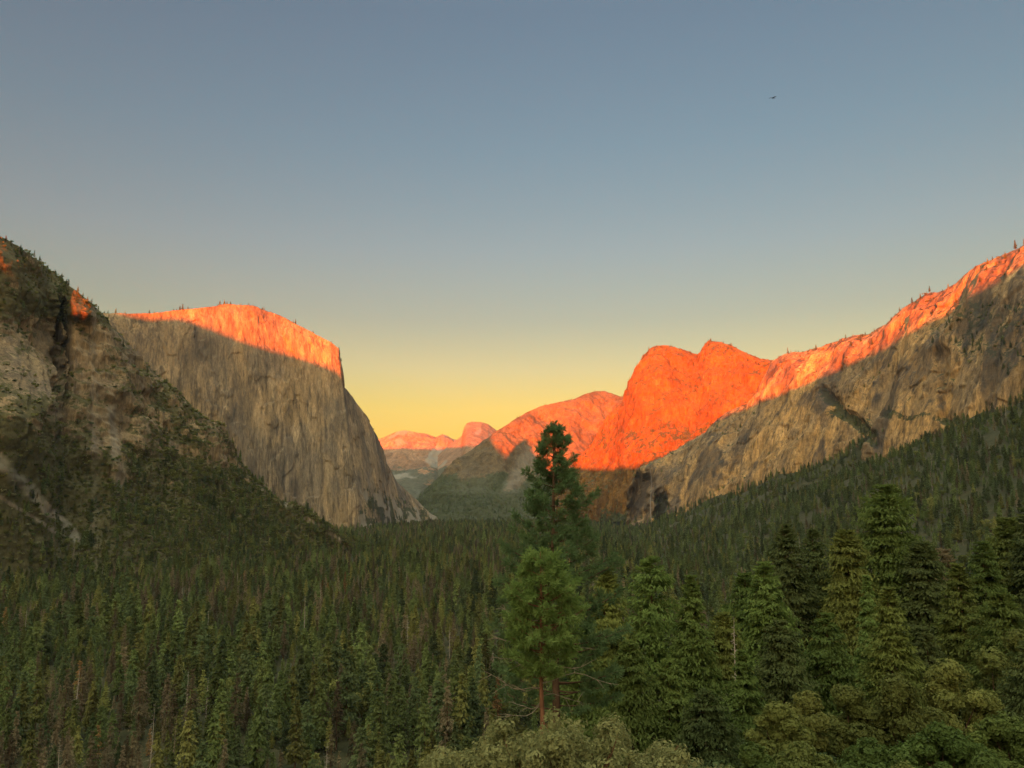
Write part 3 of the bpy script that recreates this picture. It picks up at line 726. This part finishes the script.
kind_of = {}
for kname, ids in K.items():
    for i in ids: kind_of[i] = kname
WORDS = {'dark': ('conifer_tree', 'dark green conifer', 'conifer'), 'green': ('conifer_tree', 'mid green conifer', 'conifer'), 'olive': ('conifer_tree', 'olive yellow conifer', 'conifer'),
         'brown': ('conifer_tree', 'drought-browned thin conifer', 'conifer'), 'rust': ('conifer_tree', 'rust orange dead conifer', 'conifer'), 'snag': ('bare_snag', 'grey bare snag', 'dead tree')}
def stand_tree(idx, loc, rot, scale, label, cat, group=None, name='conifer_tree'):
    cme, tme, _ = PROTO[idx]
    e = empty(name, loc); e.rotation_euler = (0, 0, rot); e.scale = (scale,) * 3
    tag(e, label, cat, group)
    link('trunk', tme, e)
    if cme is not None: link('crown', cme, e)
    return e
for i in rank:
    kn = kind_of[W_kind[i]]; nm, wd_, cat = WORDS[kn]
    d = W_pos[i][1]; px = ut[i]
    depth = 'front forest rows' if d < 470 else ('middle forest rows' if d < 640 else 'deeper forest rows')
    sector = 'below the left cliff' if px < 150 else ('below the monolith' if px < 330 else 'beside the lone pine')
    stand_tree(W_kind[i], W_pos[i], W_rot[i], W_scale[i], f'{wd_} in the {depth} {sector}', cat, f'{wd_}s in the {depth} {sector}', nm)

# ---- all the other trees of the woods: one object that carries them as instances
lib = bpy.data.collections.new('woods_prototypes')
for i, (_, _, jm) in enumerate(PROTO):
    o = bpy.data.objects.new('tree_%03d' % i, jm); lib.objects.link(o)
rest = ~single
me = bpy.data.meshes.new('forest'); Pn = W_pos[rest]
me.vertices.add(len(Pn)); me.vertices.foreach_set('co', np.ascontiguousarray(Pn, np.float32).ravel())
for nm_, typ, arr in (('pick', 'INT', W_kind[rest].astype(np.int32)), ('turn', 'FLOAT', W_rot[rest].astype(np.float32)), ('size', 'FLOAT', W_scale[rest].astype(np.float32))):
    a = me.attributes.new(nm_, typ, 'POINT'); a.data.foreach_set('value', arr)
FOREST = link('forest', me); tag(FOREST, 'dense mixed conifer forest filling the valley floor and climbing the slopes', 'forest', None, 'stuff')
ng = bpy.data.node_groups.new('plant_woods', 'GeometryNodeTree')
ng.interface.new_socket('Geometry', in_out='INPUT', socket_type='NodeSocketGeometry'); ng.interface.new_socket('Geometry', in_out='OUTPUT', socket_type='NodeSocketGeometry')
gi = ng.nodes.new('NodeGroupInput'); go = ng.nodes.new('NodeGroupOutput')
iop = ng.nodes.new('GeometryNodeInstanceOnPoints'); ci = ng.nodes.new('GeometryNodeCollectionInfo')
ci.inputs['Collection'].default_value = lib; ci.inputs['Separate Children'].default_value = True; ci.inputs['Reset Children'].default_value = True
def named(n, t):
    a = ng.nodes.new('GeometryNodeInputNamedAttribute'); a.data_type = t; a.inputs['Name'].default_value = n; return a.outputs['Attribute']
cx = ng.nodes.new('ShaderNodeCombineXYZ'); L_ = ng.links.new
L_(named('turn', 'FLOAT'), cx.inputs[2])
L_(gi.outputs[0], iop.inputs['Points']); L_(ci.outputs[0], iop.inputs['Instance']); iop.inputs['Pick Instance'].default_value = True
L_(named('pick', 'INT'), iop.inputs['Instance Index'])
e2r = ng.nodes.new('FunctionNodeEulerToRotation'); L_(cx.outputs[0], e2r.inputs[0]); L_(e2r.outputs[0], iop.inputs['Rotation'])
L_(named('size', 'FLOAT'), iop.inputs['Scale']); L_(iop.outputs[0], go.inputs[0])
md = FOREST.modifiers.new('woods', 'NODES'); md.node_group = ng

# ------------------------------------------------------------------ the trees of the viewpoint's hillside
def at_pix(u, v, Y):
    p = survey(u, v, Y); return float(p[0]), float(p[1]), float(p[2])

def brush(rng, p0, p1, n, ln, wd):
    """needles round a shoot from p0 to p1: a bottle-brush of blades swept forward"""
    ax = p1 - p0; L = np.linalg.norm(ax); ax = ax / (L + 1e-9)
    t = rng.random(n) ** .8; r = unit(np.cross(rng.normal(size=(n, 3)), ax))
    fw = .25 + .75 * t + rng.normal(0, .12, n)
    d = unit(r + ax * fw[:, None]); l = ln * (.7 + .5 * rng.random(n))
    c = p0 + ax * (L * t)[:, None] + d * (l * .5)[:, None]
    return sprays(c, d, rng.normal(size=(n, 3)), l, np.full(n, wd))

def merge_quads(lst):
    V = np.concatenate([a[0] for a in lst]); k = 0; F = []
    for a in lst: F.append(a[1] + k); k += len(a[0])
    return V, np.concatenate(F)

def long_needled_pine(rng, H, prof, whorl, nbr, ndl, ln=.27, wd=.03, base=.30, rise=.55, bare=.0, lean=0.0):
    """young pine: whorled limbs that sweep up, needles in brushes at the shoots. prof(f) = limb length"""
    wood = [trunk_tube(rng, H, .012 * H + .03, .99, lean)]; leaf = []
    h = base * H
    while h < H * .975:
        f = h / H; m = nbr if f < .88 else 4
        a0 = rng.random() * 6.28
        for q in range(m):
            a = a0 + q * 6.283 / m + rng.normal(0, .3); l = prof(f) * (.55 + .6 * rng.random())
            if rng.random() < bare: continue
            t = np.linspace(0, 1, 6); dirh = np.array([math.cos(a), math.sin(a), 0]); sd = np.array([-dirh[1], dirh[0], 0])
            bend = rng.normal(0, .12) * l
            p = dirh[None] * (l * t)[:, None] + sd[None] * (bend * t * t)[:, None] + np.array([lean * H * f * f, 0, h])[None]
            up = rise * (.35 + .9 * f)
            p[:, 2] += l * (-.16 * (1 - f) * t + up * t ** 1.8) + rng.normal(0, .08)
            wood.append(tube(p, (.012 + .011 * l) * (1 - .75 * t), 4))
            tip = unit(p[-1] - p[-2]); tip[2] += .25; tip = unit(tip)
            leaf.append(brush(rng, p[-1] - tip * .30, p[-1] + tip * .22, ndl + 10, ln, wd))
            ns = int(2 + l * 2.6)
            for s in range(ns):
                tt = .32 + .62 * (s + rng.random()) / ns; pb = np.array([np.interp(tt, t, p[:, j]) for j in range(3)])
                sg = 1 if rng.random() < .5 else -1
                dd = unit(dirh * (.55 + .3 * rng.random()) + sd * sg * (.5 + .5 * rng.random()) + np.array([0, 0, .15 + .5 * rng.random() * up]))
                sl = (.25 + .45 * rng.random()) * (.5 + .28 * l) * (1.25 - .6 * tt); pe = pb + dd * sl
                wood.append(tube(np.stack([pb, pb * .5 + pe * .5, pe]), [.011, .009, .006], 3))
                leaf.append(brush(rng, pe - dd * .26, pe + dd * .14, ndl, ln, wd))
        h += whorl * (1.0 - .42 * f) * (.8 + .4 * rng.random())
    top = np.array([lean * H, 0, H * .985]); leaf.append(brush(rng, top - np.array([0, 0, .5]), top + np.array([0, 0, .1]), ndl * 2, ln, wd))
    return merge_quads(leaf), wood

def put(name, label, cat, loc, crown, wood, cm, wm, group=None, rot=0.0):
    e = empty(name, loc); e.rotation_euler = (0, 0, rot); tag(e, label, cat, group)
    v, f, _ = join(wood); link('trunk', mesh_np('trunk', v, f, True, None, wm), e)
    if crown is not None: link('crown', mesh_np('crown', crown[0], crown[1], False, None, cm), e)
    return e

# the tall lone pine in the middle and the brighter one in front of it
rg = np.random.default_rng(401)
x, y, zt = at_pix(554, 419, 44.0); zg = float(ground_h(x, y)); H = zt - zg
prof = lambda f: float(np.interp(f, [.25, .41, .52, .627, .735, .79, .843, .91, .965, 1], [3.4, 3.7, 3.4, 2.9, 2.2, 1.7, 1.2, .78, .30, .12]))
cr, wo = long_needled_pine(rg, H, prof, .76, 5, 36, .33, .052, .26, .50, .06)
put('pine_tree', 'tall dark pine standing alone in the middle, its tip against the glowing cliffs', 'pine', (x, y, zg), cr, wo, M_PINE, M_BARK)

rg = np.random.default_rng(402)
x, y, zt = at_pix(543, 549, 34.0); zg = float(ground_h(x, y)); H = zt - zg
prof = lambda f: float(np.interp(f, [.52, .62, .74, .84, .93, 1], [1.0, 1.6, 1.6, 1.25, .75, .25]))
cr, wo = long_needled_pine(rg, H, prof, .42, 6, 30, .27, .052, .54, .40, .03)
e = put('pine_tree', 'bright green younger pine with bare dead lower limbs in front of the tall dark pine', 'pine', (x, y, zg), cr, wo, M_PINEL, M_BARKR)
for i, (px, py, sx, sy) in enumerate([(487, 640, 535, 652), (484, 670, 538, 690), (498, 658, 537, 676), (490, 712, 539, 706), (619, 686, 541, 681), (597, 660, 540, 664), (583, 706, 541, 697), (500, 606, 538, 622), (596, 648, 541, 668), (512, 700, 540, 704), (572, 616, 541, 630), (520, 690, 540, 686)]):
    q0 = np.array(at_pix(sx, sy, 34.0)); q1 = np.array(at_pix(px, py, 34.0 + rg.normal(0, 1.0)))
    t = np.linspace(0, 1, 8); L = np.linalg.norm(q1 - q0)
    p = q0[None] * (1 - t)[:, None] + q1[None] * t[:, None]
    p[:, 2] += L * (-.10 * np.sin(t * 3.14) * (1 if i % 2 else -1) + .03 * np.sin(t * 9 + i)); p[:, 1] += .1 * np.sin(t * 5 + i)
    p -= np.array([x, y, zg])
    parts = [tube(p, .022 * (1 - .72 * t), 5)]
    for s in range(4):
        k = rg.integers(3, 7); d = unit(p[k] - p[k - 1]) + rg.normal(0, .6, 3); d = unit(d); l = .25 + .5 * rg.random()
        parts.append(tube(np.stack([p[k], p[k] + d * l * .5 + [0, 0, .03], p[k] + d * l]), [.013, .010, .004], 3))
    v, f, _ = join(parts); link('dead_branch', mesh_np('dead_branch', v, f, True, None, M_DEADW), e)

# trees down the hillside to the right: (tip u, tip v, distance, kind, crown radius in px at the foot, label)
NEAR = [
 (651, 556, 86, 'pine', 44, M_NGREEN, 'open crowned pine with a bare dark trunk showing, just right of the tall lone pine'),
 (691, 574, 80, 'spire', 44, M_NGREEN, 'pointed young green conifer right of the open crowned pine'),
 (607, 566, 74, 'bushy', 46, M_NOLIVE, 'bushy brownish green conifer tucked behind the right side of the tall lone pine'),
 (578, 596, 66, 'bushy', 44, M_NGREEN, 'low bushy green conifer at the foot of the tall lone pine'),
 (628, 640, 60, 'bushy', 50, M_NGREEN, 'dense low conifer in front of the open crowned pine'),
 (722, 612, 84, 'bushy', 44, M_NOLIVE, 'ragged olive conifer in the gap right of the pointed young conifer'),
 (744, 572, 118, 'bushy', 46, M_NGREEN, 'rounded green conifer left of the twin tipped firs'),
 (786, 522, 132, 'fir', 52, M_NDARK, 'left one of the twin tipped dark firs'),
 (812, 527, 140, 'fir', 46, M_NDARK, 'right one of the twin tipped dark firs'),
 (764, 560, 112, 'fir', 56, M_NGREEN, 'broad green fir below the twin tipped firs'),
 (884, 482, 136, 'cedar', 84, M_NGREEN, 'biggest broad shouldered fir, its tip highest on the right hillside'),
 (846, 528, 126, 'cedar', 56, M_NOLIVE, 'olive fir forming the left shoulder of the biggest fir'),
 (922, 540, 128, 'cedar', 60, M_NDARK, 'dark fir forming the right shoulder of the biggest fir'),
 (887, 586, 78, 'spire', 50, M_NOLIVE, 'yellow olive spire conifer standing in front of the biggest fir'),
 (866, 574, 84, 'spire', 26, M_PINEL, 'slim bright green sapling tip beside the yellow olive spire conifer'),
 (957, 562, 104, 'spire', 52, M_NOLIVE, 'pale yellow green conifer right of the biggest fir'),
 (941, 548, 150, 'bushy', 44, M_BROWN, 'reddish brown withered conifer between the biggest fir and the pale conifer'),
 (981, 540, 140, 'fir', 50, M_NGREEN, 'green fir behind the pale yellow green conifer'),
 (1008, 516, 150, 'cedar', 58, M_NOLIVE, 'tall olive fir near the right border of the view'),
 (1036, 500, 142, 'cedar', 66, M_NDARK, 'dark fir half cut by the right border of the view'),
 (1000, 592, 96, 'bushy', 56, M_NGREEN, 'rounded green conifer under the tall olive fir'),
 (826, 612, 92, 'fir', 50, M_NGREEN, 'drooping green fir between the twin firs and the yellow olive spire'),
 (780, 620, 88, 'bushy', 52, M_NDARK, 'dark thick conifer under the broad green fir'),
 (925, 632, 80, 'fir', 54, M_NDARK, 'dark drooping fir right of the yellow olive spire conifer'),
 (742, 650, 74, 'spire', 36, M_NGREEN, 'small green conifer near the bare grey snag'),
 (668, 660, 62, 'bushy', 46, M_NGREEN, 'small thick conifer at the foot of the pointed young conifer'),
 (705, 690, 58, 'bushy', 46, M_NDARK, 'squat dark conifer above the right end of the pale bush'),
 (1030, 640, 72, 'bushy', 56, M_NDARK, 'dark conifer low at the right border of the view'),
]
SHAPES = {'pine': (.34, .55, .10, 150, .30), 'spire': (.04, .95, .20, 300, .12), 'bushy': (.04, .70, .18, 300, .22), 'fir': (.10, .82, .34, 300, .26), 'cedar': (.05, .70, .30, 420, .16)}
for i, (u, v, Y, kind, rp, mt, lab) in enumerate(NEAR):
    rg = np.random.default_rng(500 + i)
    x, y, zt = at_pix(u, v, Y); zg = float(ground_h(x, y)); H = zt - zg; Rm = rp * Y / FOC
    b, shp, drp, nb, gp = SHAPES[kind]
    hpx = H / Y * FOC; nb = int(nb * np.clip(hpx / 170, .6, 1.5))
    Ls = 4.0 * Y / FOC
    cr = conifer_crown(rg, H, Rm, int(nb * 1.9), 36, Ls * 1.1, Ls * .42, b, shp, drp, gp, 0 if kind in ('bushy', 'cedar', 'spire') else max(.9, H / 22), .07 * Rm)
    wood = [trunk_tube(rg, H, .0115 * H + .06, .985, rg.normal(0, .008))] + limbs(rg, H, Rm, 26, .05 + .003 * H, b, shp, drp)
    if kind == 'pine':
        for q in range(9):
            a = rg.random() * 6.28; hh = H * (.10 + .28 * rg.random()); l = 1.2 + 1.6 * rg.random(); t = np.linspace(0, 1, 4)
            wood.append(tube(np.stack([np.cos(a) * l * t, np.sin(a) * l * t, hh - .2 * l * t * t], -1), .035 * (1 - .7 * t), 4))
    put({'pine': 'pine_tree', 'fir': 'fir_tree', 'cedar': 'fir_tree'}.get(kind, 'conifer_tree'), lab, {'pine': 'pine', 'fir': 'fir', 'cedar': 'fir'}.get(kind, 'conifer'), (x, y, zg), cr, wood, mt, M_BARK)

for u, v, Y, lab, seed in ((733, 618, 78, 'grey bare snag with short twigs between the pointed young conifer and the dark thick conifer', 5), (154, 700, 432, 'tall whitish bare snag rising from the forest at the bottom left', 6), (176, 714, 436, 'thin brownish bare snag just right of the tall whitish snag', 8)):
    rg = np.random.default_rng(600 + seed)
    x, y, zt = at_pix(u, v, Y); zg = float(ground_h(x, y)); H = zt - zg
    put('bare_snag', lab, 'dead tree', (x, y, zg), None, snag(rg, H, .16 if Y < 100 else .30, 40, .09 * H), None, M_GREY if seed != 8 else M_DEADW)

# broad yellow-olive oaks along the bottom right: (u, v of the crown top, distance, crown radius px)
OAKS = [(806, 690, 60, 40, 'yellow olive oak at the left end of the oak row at the bottom right'), (846, 682, 64, 44, 'broad olive oak second from the left in the oak row'), (896, 672, 62, 46, 'tallest domed oak in the middle of the oak row'),
        (948, 658, 70, 46, 'rounded oak with pale top right of the tallest domed oak'), (990, 646, 78, 44, 'olive oak above the right end of the oak row'), (1018, 628, 84, 40, 'oak with sunny yellow leaves near the right border'),
        (776, 700, 54, 36, 'dim green oak below the dark thick conifer'), (800, 742, 46, 42, 'low pale oak crown at the very bottom, left of the dark hollow'), (870, 738, 50, 46, 'dark green oak at the bottom under the broad olive oak'),
        (940, 720, 52, 44, 'shaded green oak filling the hollow under the tallest domed oak'), (1005, 712, 56, 50, 'dark oak in the bottom right corner'), (752, 742, 44, 38, 'deep green oak right of the pale bush'), (905, 762, 42, 46, 'dark leafy oak cut by the bottom edge under the shaded green oak'), (845, 768, 40, 44, 'green oak cut by the bottom edge beside the low pale oak crown'), (985, 752, 44, 40, 'thin leaved sapling oak low in the bottom right corner')]
for i, (u, v, Y, rp, lab) in enumerate(OAKS):
    rg = np.random.default_rng(700 + i); x, y, zt = at_pix(u, v, Y); zg = float(ground_h(x, y)); Rm = rp * Y / FOC; H = max(zt - zg, 2.5)
    bl = []
    for q in range(22):
        a = rg.random() * 6.28; rr_ = Rm * .75 * math.sqrt(rg.random()); bl.append((math.cos(a) * rr_, math.sin(a) * rr_, H * (.86 - .42 * (rr_ / Rm) ** 1.5 - .32 * rg.random()), Rm * (.15 + .17 * rg.random())))
    bl.append((0, 0, H - Rm * .30, Rm * .32))
    cr = leafy_blob(rg, bl, 19000, .0044 * Y, .0029 * Y)
    wood = [trunk_tube(rg, H * .6, .10 + .012 * H)]
    for b_ in bl:
        t = np.linspace(0, 1, 5)[:, None]; p0 = np.array([0, 0, H * .25]); p1 = np.array(b_[:3]); p = p0 * (1 - t) + p1 * t; p[:, 2] -= .12 * H * np.sin(t[:, 0] * 3.14) * .4
        wood.append(tube(p, (.05 + .006 * H) * (1 - .75 * t[:, 0]), 4))
    put('oak_tree', lab, 'oak', (x, y, zg), cr, wood, M_OAK if i not in (8, 9, 10, 11, 13, 14) else M_NGREEN, M_BARK, 'oaks low on the right hillside')

# pale leathery-leaved bush right below the viewpoint
rg = np.random.default_rng(801); Yb = 13.0
xs = np.array([408, 440, 475, 510, 545, 580, 615, 650, 690, 725, 760]); vs = np.array([776, 750, 734, 723, 718, 718, 723, 738, 752, 764, 782])
bl = []
for q in range(300):
    u = rg.uniform(412, 745); vt_ = np.interp(u, xs, vs); yy = Yb + rg.uniform(-1.6, 1.3); r = .11 + .15 * rg.random()
    px, py, pz = at_pix(u, vt_ + 9 * math.sin(u * .11) + rg.normal(0, 5), yy); bl.append((px, py, pz - r * .95 - .75 * rg.random() ** 2 - .22 * abs(yy - Yb) * .6, r))
cen = np.array([at_pix(565, 768, Yb)[0], Yb, 0.0]); cen[2] = float(ground_h(cen[0], cen[1]))
bl = [(a - cen[0], b_ - cen[1], c_ - cen[2], r) for a, b_, c_, r in bl]
cr = leafy_blob(rg, bl, 52000, .064, .036)
wood = []
for b_ in bl[::2]:
    t = np.linspace(0, 1, 6)[:, None]; p0 = np.array([b_[0] * .35, b_[1] * .3, -.1]); p1 = np.array(b_[:3]) + rg.normal(0, .05, 3); p = p0 * (1 - t) + p1 * t
    p[:, :2] += .07 * np.sin(t * 6 + b_[0] * 9); wood.append(tube(p, .022 * (1 - .7 * t[:, 0]), 4))
put('manzanita_bush', 'pale olive leathery leaved bush spreading below the lone pines at the bottom', 'bush', tuple(cen), cr, wood, M_MANZ, M_BARKR)

# understorey on the near hillside, nobody could count it
rg = np.random.default_rng(811); n = 4200
yy = 20 + 220 * rg.random(n) ** 1.3; xx = yy * rg.uniform(-.06, .80, n); zz = ground_h(xx, yy); hh = .5 + 1.6 * rg.random(n) ** 2
blv = []
for i in range(n):
    m = 46; c = np.array([xx[i], yy[i], zz[i]]) + rg.normal(0, .42, (m, 3)) * [1, 1, .4] * hh[i] + [0, 0, hh[i] * .45]
    ls = np.full(m, min(.0085 * yy[i] + .04, .5 * hh[i] + .1)); blv.append(sprays(c, rg.normal(size=(m, 3)), rg.normal(size=(m, 3)) + [0, 0, .8], ls, ls * .6))
v, f = merge_quads(blv)
tag(link('undergrowth', mesh_np('undergrowth', v, f, False, None, M_DARK)), 'low scrub covering the steep near hillside under the trees', 'undergrowth', None, 'stuff')

# waterfall thread in the alcove of the right wall
t = np.linspace(0, 1, 24); top = np.array(at_pix(650.5, 469, 3960)); bot = np.array(at_pix(649.5, 524, 3790))
P = top[None] * (1 - t)[:, None] + bot[None] * t[:, None]; P[:, 1] += -38 * np.sin(t * 1.6); P[:, 0] += 2.5 * np.sin(t * 7)
m, nt, b = new_mat('falling_water'); b.inputs['Base Color'].default_value = (.15, .13, .115, 1); b.inputs['Roughness'].default_value = .6
v, f = tube(P, .8 + 1.6 * t, 6)
tag(link('waterfall', mesh_np('waterfall', v, f, True, None, m)), 'thin pale waterfall thread hanging in the dark alcove of the right wall', 'waterfall')

# soaring bird
rg = np.random.default_rng(9); bx, by, bz = at_pix(773, 98, 170)
V = []; F = []
def blade(pts):
    k = len(V); V.extend(pts); F.append(tuple(range(k, k + len(pts))))
ang = np.linspace(0, 2 * np.pi, 8, endpoint=False); xsb = [-.34, -.28, -.12, .05, .22, .34]; rb = [.015, .05, .085, .08, .045, .02]
bv = np.concatenate([np.stack([np.full(8, a), np.cos(ang) * r, np.sin(ang) * r * .9], -1) for a, r in zip(xsb, rb)])
body = [(bv, grid_faces(6, 8, True))]
for s in (-1, 1):
    # flat arms with a raised tip, 2 cm thick
    ins = np.array([(.10, .04, .03), (.14, .35, .12), (.06, .68, .13), (-.06, .80, .10)]); out = np.array([(-.16, .04, .03), (-.14, .35, .11), (-.14, .66, .12), (-.12, .78, .10)])
    ins[:, 1] *= s; out[:, 1] *= s
    q = np.concatenate([ins + [0, 0, .012], out + [0, 0, .008], out - [0, 0, .008], ins - [0, 0, .012]])
    body.append((q, grid_faces(4, 4)))
    body.append((q[[0, 1, 2, 3, 12, 13, 14, 15]], grid_faces(2, 4)))
tl = np.array([(.28, -.04, 0), (.28, .04, 0), (.52, .12, .01), (.52, -.12, .01)]); body.append((np.concatenate([tl + [0, 0, .006], tl - [0, 0, .006]]), np.array([(0, 1, 2, 3), (7, 6, 5, 4), (2, 3, 7, 6)])))
v, f, _ = join(body)
m, nt, b = new_mat('bird_feathers'); b.inputs['Base Color'].default_value = (.02, .018, .016, 1)
bo = link('bird', mesh_np('bird', v, f, True, None, m)); bo.location = (bx, by, bz); bo.scale = (1.5,) * 3; bo.rotation_euler = (R(14), R(-8), R(25)); tag(bo, 'small dark bird soaring high in the clear sky', 'bird')

# ------------------------------------------------------------------ sun, western ridge, sky, haze
SUN_AZ = R(15.0)       # to the left of straight behind
SUN_EL = R(2.5)
T_EL = math.tan(SUN_EL)
RB = 6000.0
sdir = np.array([math.sin(SUN_AZ), math.cos(SUN_AZ)]); sn = np.array([math.cos(SUN_AZ), -math.sin(SUN_AZ)])
def shade_h(u, v, Y):
    p = survey(u, v, Y); return float(p[:2] @ sn), float(p[2] + (p[:2] @ sdir + RB) * T_EL)
# (s, height) of the skyline of the ridge behind the viewpoint
RIDGE = [(-9000, 1750), (-6000, 1720), (-4600, 1680), (-3300, 1450)]
RIDGE += [shade_h(140, 318, 3450), shade_h(180, 317, 3530), shade_h(225, 333, 3640), shade_h(260, 347, 3730), shade_h(300, 357, 3830), shade_h(337, 369, 3930)]
RIDGE += [(-1640, 830), (-1560, 800), (-1500, 795), (-1420, 830), (-1397, 840), (-1386, 728), (-1326, 712), (-1312, 835), (-1280, 825), shade_h(590, 470, 5600), shade_h(645, 474, 5200)]
RIDGE += [shade_h(735, 412, 3700), shade_h(770, 400, 3480), shade_h(820, 380, 3200), shade_h(870, 358, 2930), shade_h(900, 340, 2720), shade_h(945, 316, 2500), shade_h(985, 290, 2290), shade_h(1026, 268, 2180), (1000, 900), (2500, 1000), (6000, 1100)]
RIDGE = sorted(RIDGE)
print('RIDGE', [(round(a), round(h)) for a, h in RIDGE])
rs = np.linspace(-9000, 6000, 1000)
rh = np.interp(rs, [a for a, _ in RIDGE], [h for _, h in RIDGE])
rh = np.convolve(np.pad(rh, 2, 'edge'), np.ones(5) / 5, 'valid')
rows = []
for off, k in ((2600, -1), (1500, .33), (700, .7), (250, .93), (0, 1.0), (-400, .9), (-1600, .4), (-2600, -1)):
    xy = rs[:, None] * sn[None] + (-RB + off) * sdir[None]
    z = rh * k if k >= 0 else np.full(len(rs), GZ - 30.0)
    rows.append(np.concatenate([xy, z[:, None]], 1))
HV = np.stack(rows)
hn = 90 * fbm(Q(HV.reshape(-1, 3), (700, 700, 500)), 4).reshape(HV.shape[:2]); hn[3] = hn[5] = -np.abs(hn[3]) - 8; hn[4] = 6 * gnoise(np.stack([rs / 40, 0 * rs, 0 * rs], -1)); hn[0] = hn[-1] = 0
HV[..., 2] += hn
HILLS = link('hills', mesh_np('hills', HV.reshape(-1, 3), grid_faces(len(rows), len(rs))[:, ::-1], True, {'veg': np.full(HV.size // 3, .9)}, M_SLOPE))
tag(HILLS, kind='structure')

sun = bpy.data.lights.new('sun', 'SUN'); sun.energy = 5.0; sun.angle = R(.28); sun.color = (1.0, .108, .0)
so = bpy.data.objects.new('sun', sun); COL.objects.link(so)
to_sun = Vector((-sdir[0] * math.cos(SUN_EL), -sdir[1] * math.cos(SUN_EL), math.sin(SUN_EL)))
so.rotation_euler = to_sun.to_track_quat('Z', 'Y').to_euler(); so.location = (0, -50, 60)

wd = bpy.data.worlds.new('World'); SC.world = wd; wd.use_nodes = True
nt = wd.node_tree; bg = nt.nodes['Background']
sky = N(nt, 'ShaderNodeTexSky', sky_type='NISHITA', sun_disc=False)
sky.sun_elevation = SUN_EL; sky.sun_rotation = math.atan2(to_sun.x, to_sun.y) % (2 * math.pi)
sky.altitude = 1300; sky.air_density = 1.0; sky.dust_density = 2.0; sky.ozone_density = 1.0
# evening air: the antisolar half fades from slate blue to a yellow horizon, with fill light added in the unseen west and overhead
dirn = N(nt, 'ShaderNodeTexCoord').outputs['Generated']
sep = N(nt, 'ShaderNodeSeparateXYZ'); nt.links.new(dirn, sep.inputs[0])
TINT = [(.03, (1.58, .85, .16)), (.085, (1.53, .96, .28)), (.115, (1.45, 1.01, .32)), (.165, (1.36, 1.04, .57)), (.228, (1.06, .95, .705)), (.31, (.99, 1.0, .90)), (.43, (.82, 1.01, 1.0)), (.56, (.79, .99, 1.03)), (.75, (1.25, 1.38, 1.4)), (1.0, (1.4, 1.4, 1.4))]
TINT = [(p, tuple(x / 1.6 for x in c)) for p, c in TINT]
tint = ramp(nt, sep.outputs[2], TINT)
east = mixc(nt, 1.0, mixc(nt, 1.0, sky.outputs[0], tint, 'MULTIPLY'), (.71, .71, .71), 'MULTIPLY')
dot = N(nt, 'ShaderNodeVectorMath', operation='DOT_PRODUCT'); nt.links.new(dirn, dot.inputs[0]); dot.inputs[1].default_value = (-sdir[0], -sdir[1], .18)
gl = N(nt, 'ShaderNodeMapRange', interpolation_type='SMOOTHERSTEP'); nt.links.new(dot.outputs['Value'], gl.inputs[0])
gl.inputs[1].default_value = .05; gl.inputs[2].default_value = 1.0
ZENITH_FILL = (3.4, 3.6, 2.9)  # added brightness for the unseen overhead sky, lifts the forest
WEST_FILL = (3.9, 3.1, 1.7)  # warm fill added to the unseen western sky, lifts the shaded rock
west_fill = mixc(nt, gl.outputs[0], (0, 0, 0), WEST_FILL)
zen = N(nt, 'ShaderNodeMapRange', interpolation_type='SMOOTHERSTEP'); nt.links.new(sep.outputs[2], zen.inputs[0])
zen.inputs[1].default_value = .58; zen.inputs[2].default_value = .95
tot = mixc(nt, 1.0, mixc(nt, 1.0, east, west_fill, 'ADD'), mixc(nt, zen.outputs[0], (0, 0, 0), ZENITH_FILL), 'ADD')
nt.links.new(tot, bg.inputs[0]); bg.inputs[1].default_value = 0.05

HAZE = True
if HAZE:
    x0, x1, y0, y1, z0, z1 = -18500, 18500, -18500, 18500, -400, 2100
    V = np.array([(x, y, z) for z in (z0, z1) for y in (y0, y1) for x in (x0, x1)], float)
    Fz = np.array([(0, 2, 3, 1), (4, 5, 7, 6), (0, 1, 5, 4), (2, 6, 7, 3), (0, 4, 6, 2), (1, 3, 7, 5)])
    m = bpy.data.materials.new('haze_air'); m.use_nodes = True; nt = m.node_tree; nt.nodes.clear()
    out = N(nt, 'ShaderNodeOutputMaterial'); pv = N(nt, 'ShaderNodeVolumePrincipled')
    pv.inputs['Color'].default_value = (.60, .78, 1.0, 1); pv.inputs['Density'].default_value = .7e-5
    nt.links.new(pv.outputs[0], out.inputs['Volume'])
    hz = link('haze', mesh_np('haze', V, Fz, False, None, m)); tag(hz, kind='stuff')

cam = bpy.data.cameras.new('camera'); co_ = bpy.data.objects.new('camera', cam); COL.objects.link(co_)
cam.sensor_width = 36; cam.lens = 36 * FOC / 1024; cam.clip_start = .1; cam.clip_end = 80000
co_.rotation_euler = (R(90) + PITCH, 0, 0); SC.camera = co_
SC.view_settings.view_transform = 'Standard'; SC.view_settings.look = 'None'; SC.view_settings.exposure = 3.45; SC.view_settings.gamma = 1.0
SC.view_settings.use_curve_mapping = False
SC.cycles.use_adaptive_sampling = False; SC.cycles.use_denoising = True; SC.cycles.denoiser = 'OPENIMAGEDENOISE'; SC.cycles.denoising_input_passes = 'RGB_ALBEDO_NORMAL'; SC.cycles.denoising_prefilter = 'NONE'
SC.cycles.max_bounces = 4; SC.cycles.diffuse_bounces = 3; SC.cycles.volume_bounces = 0
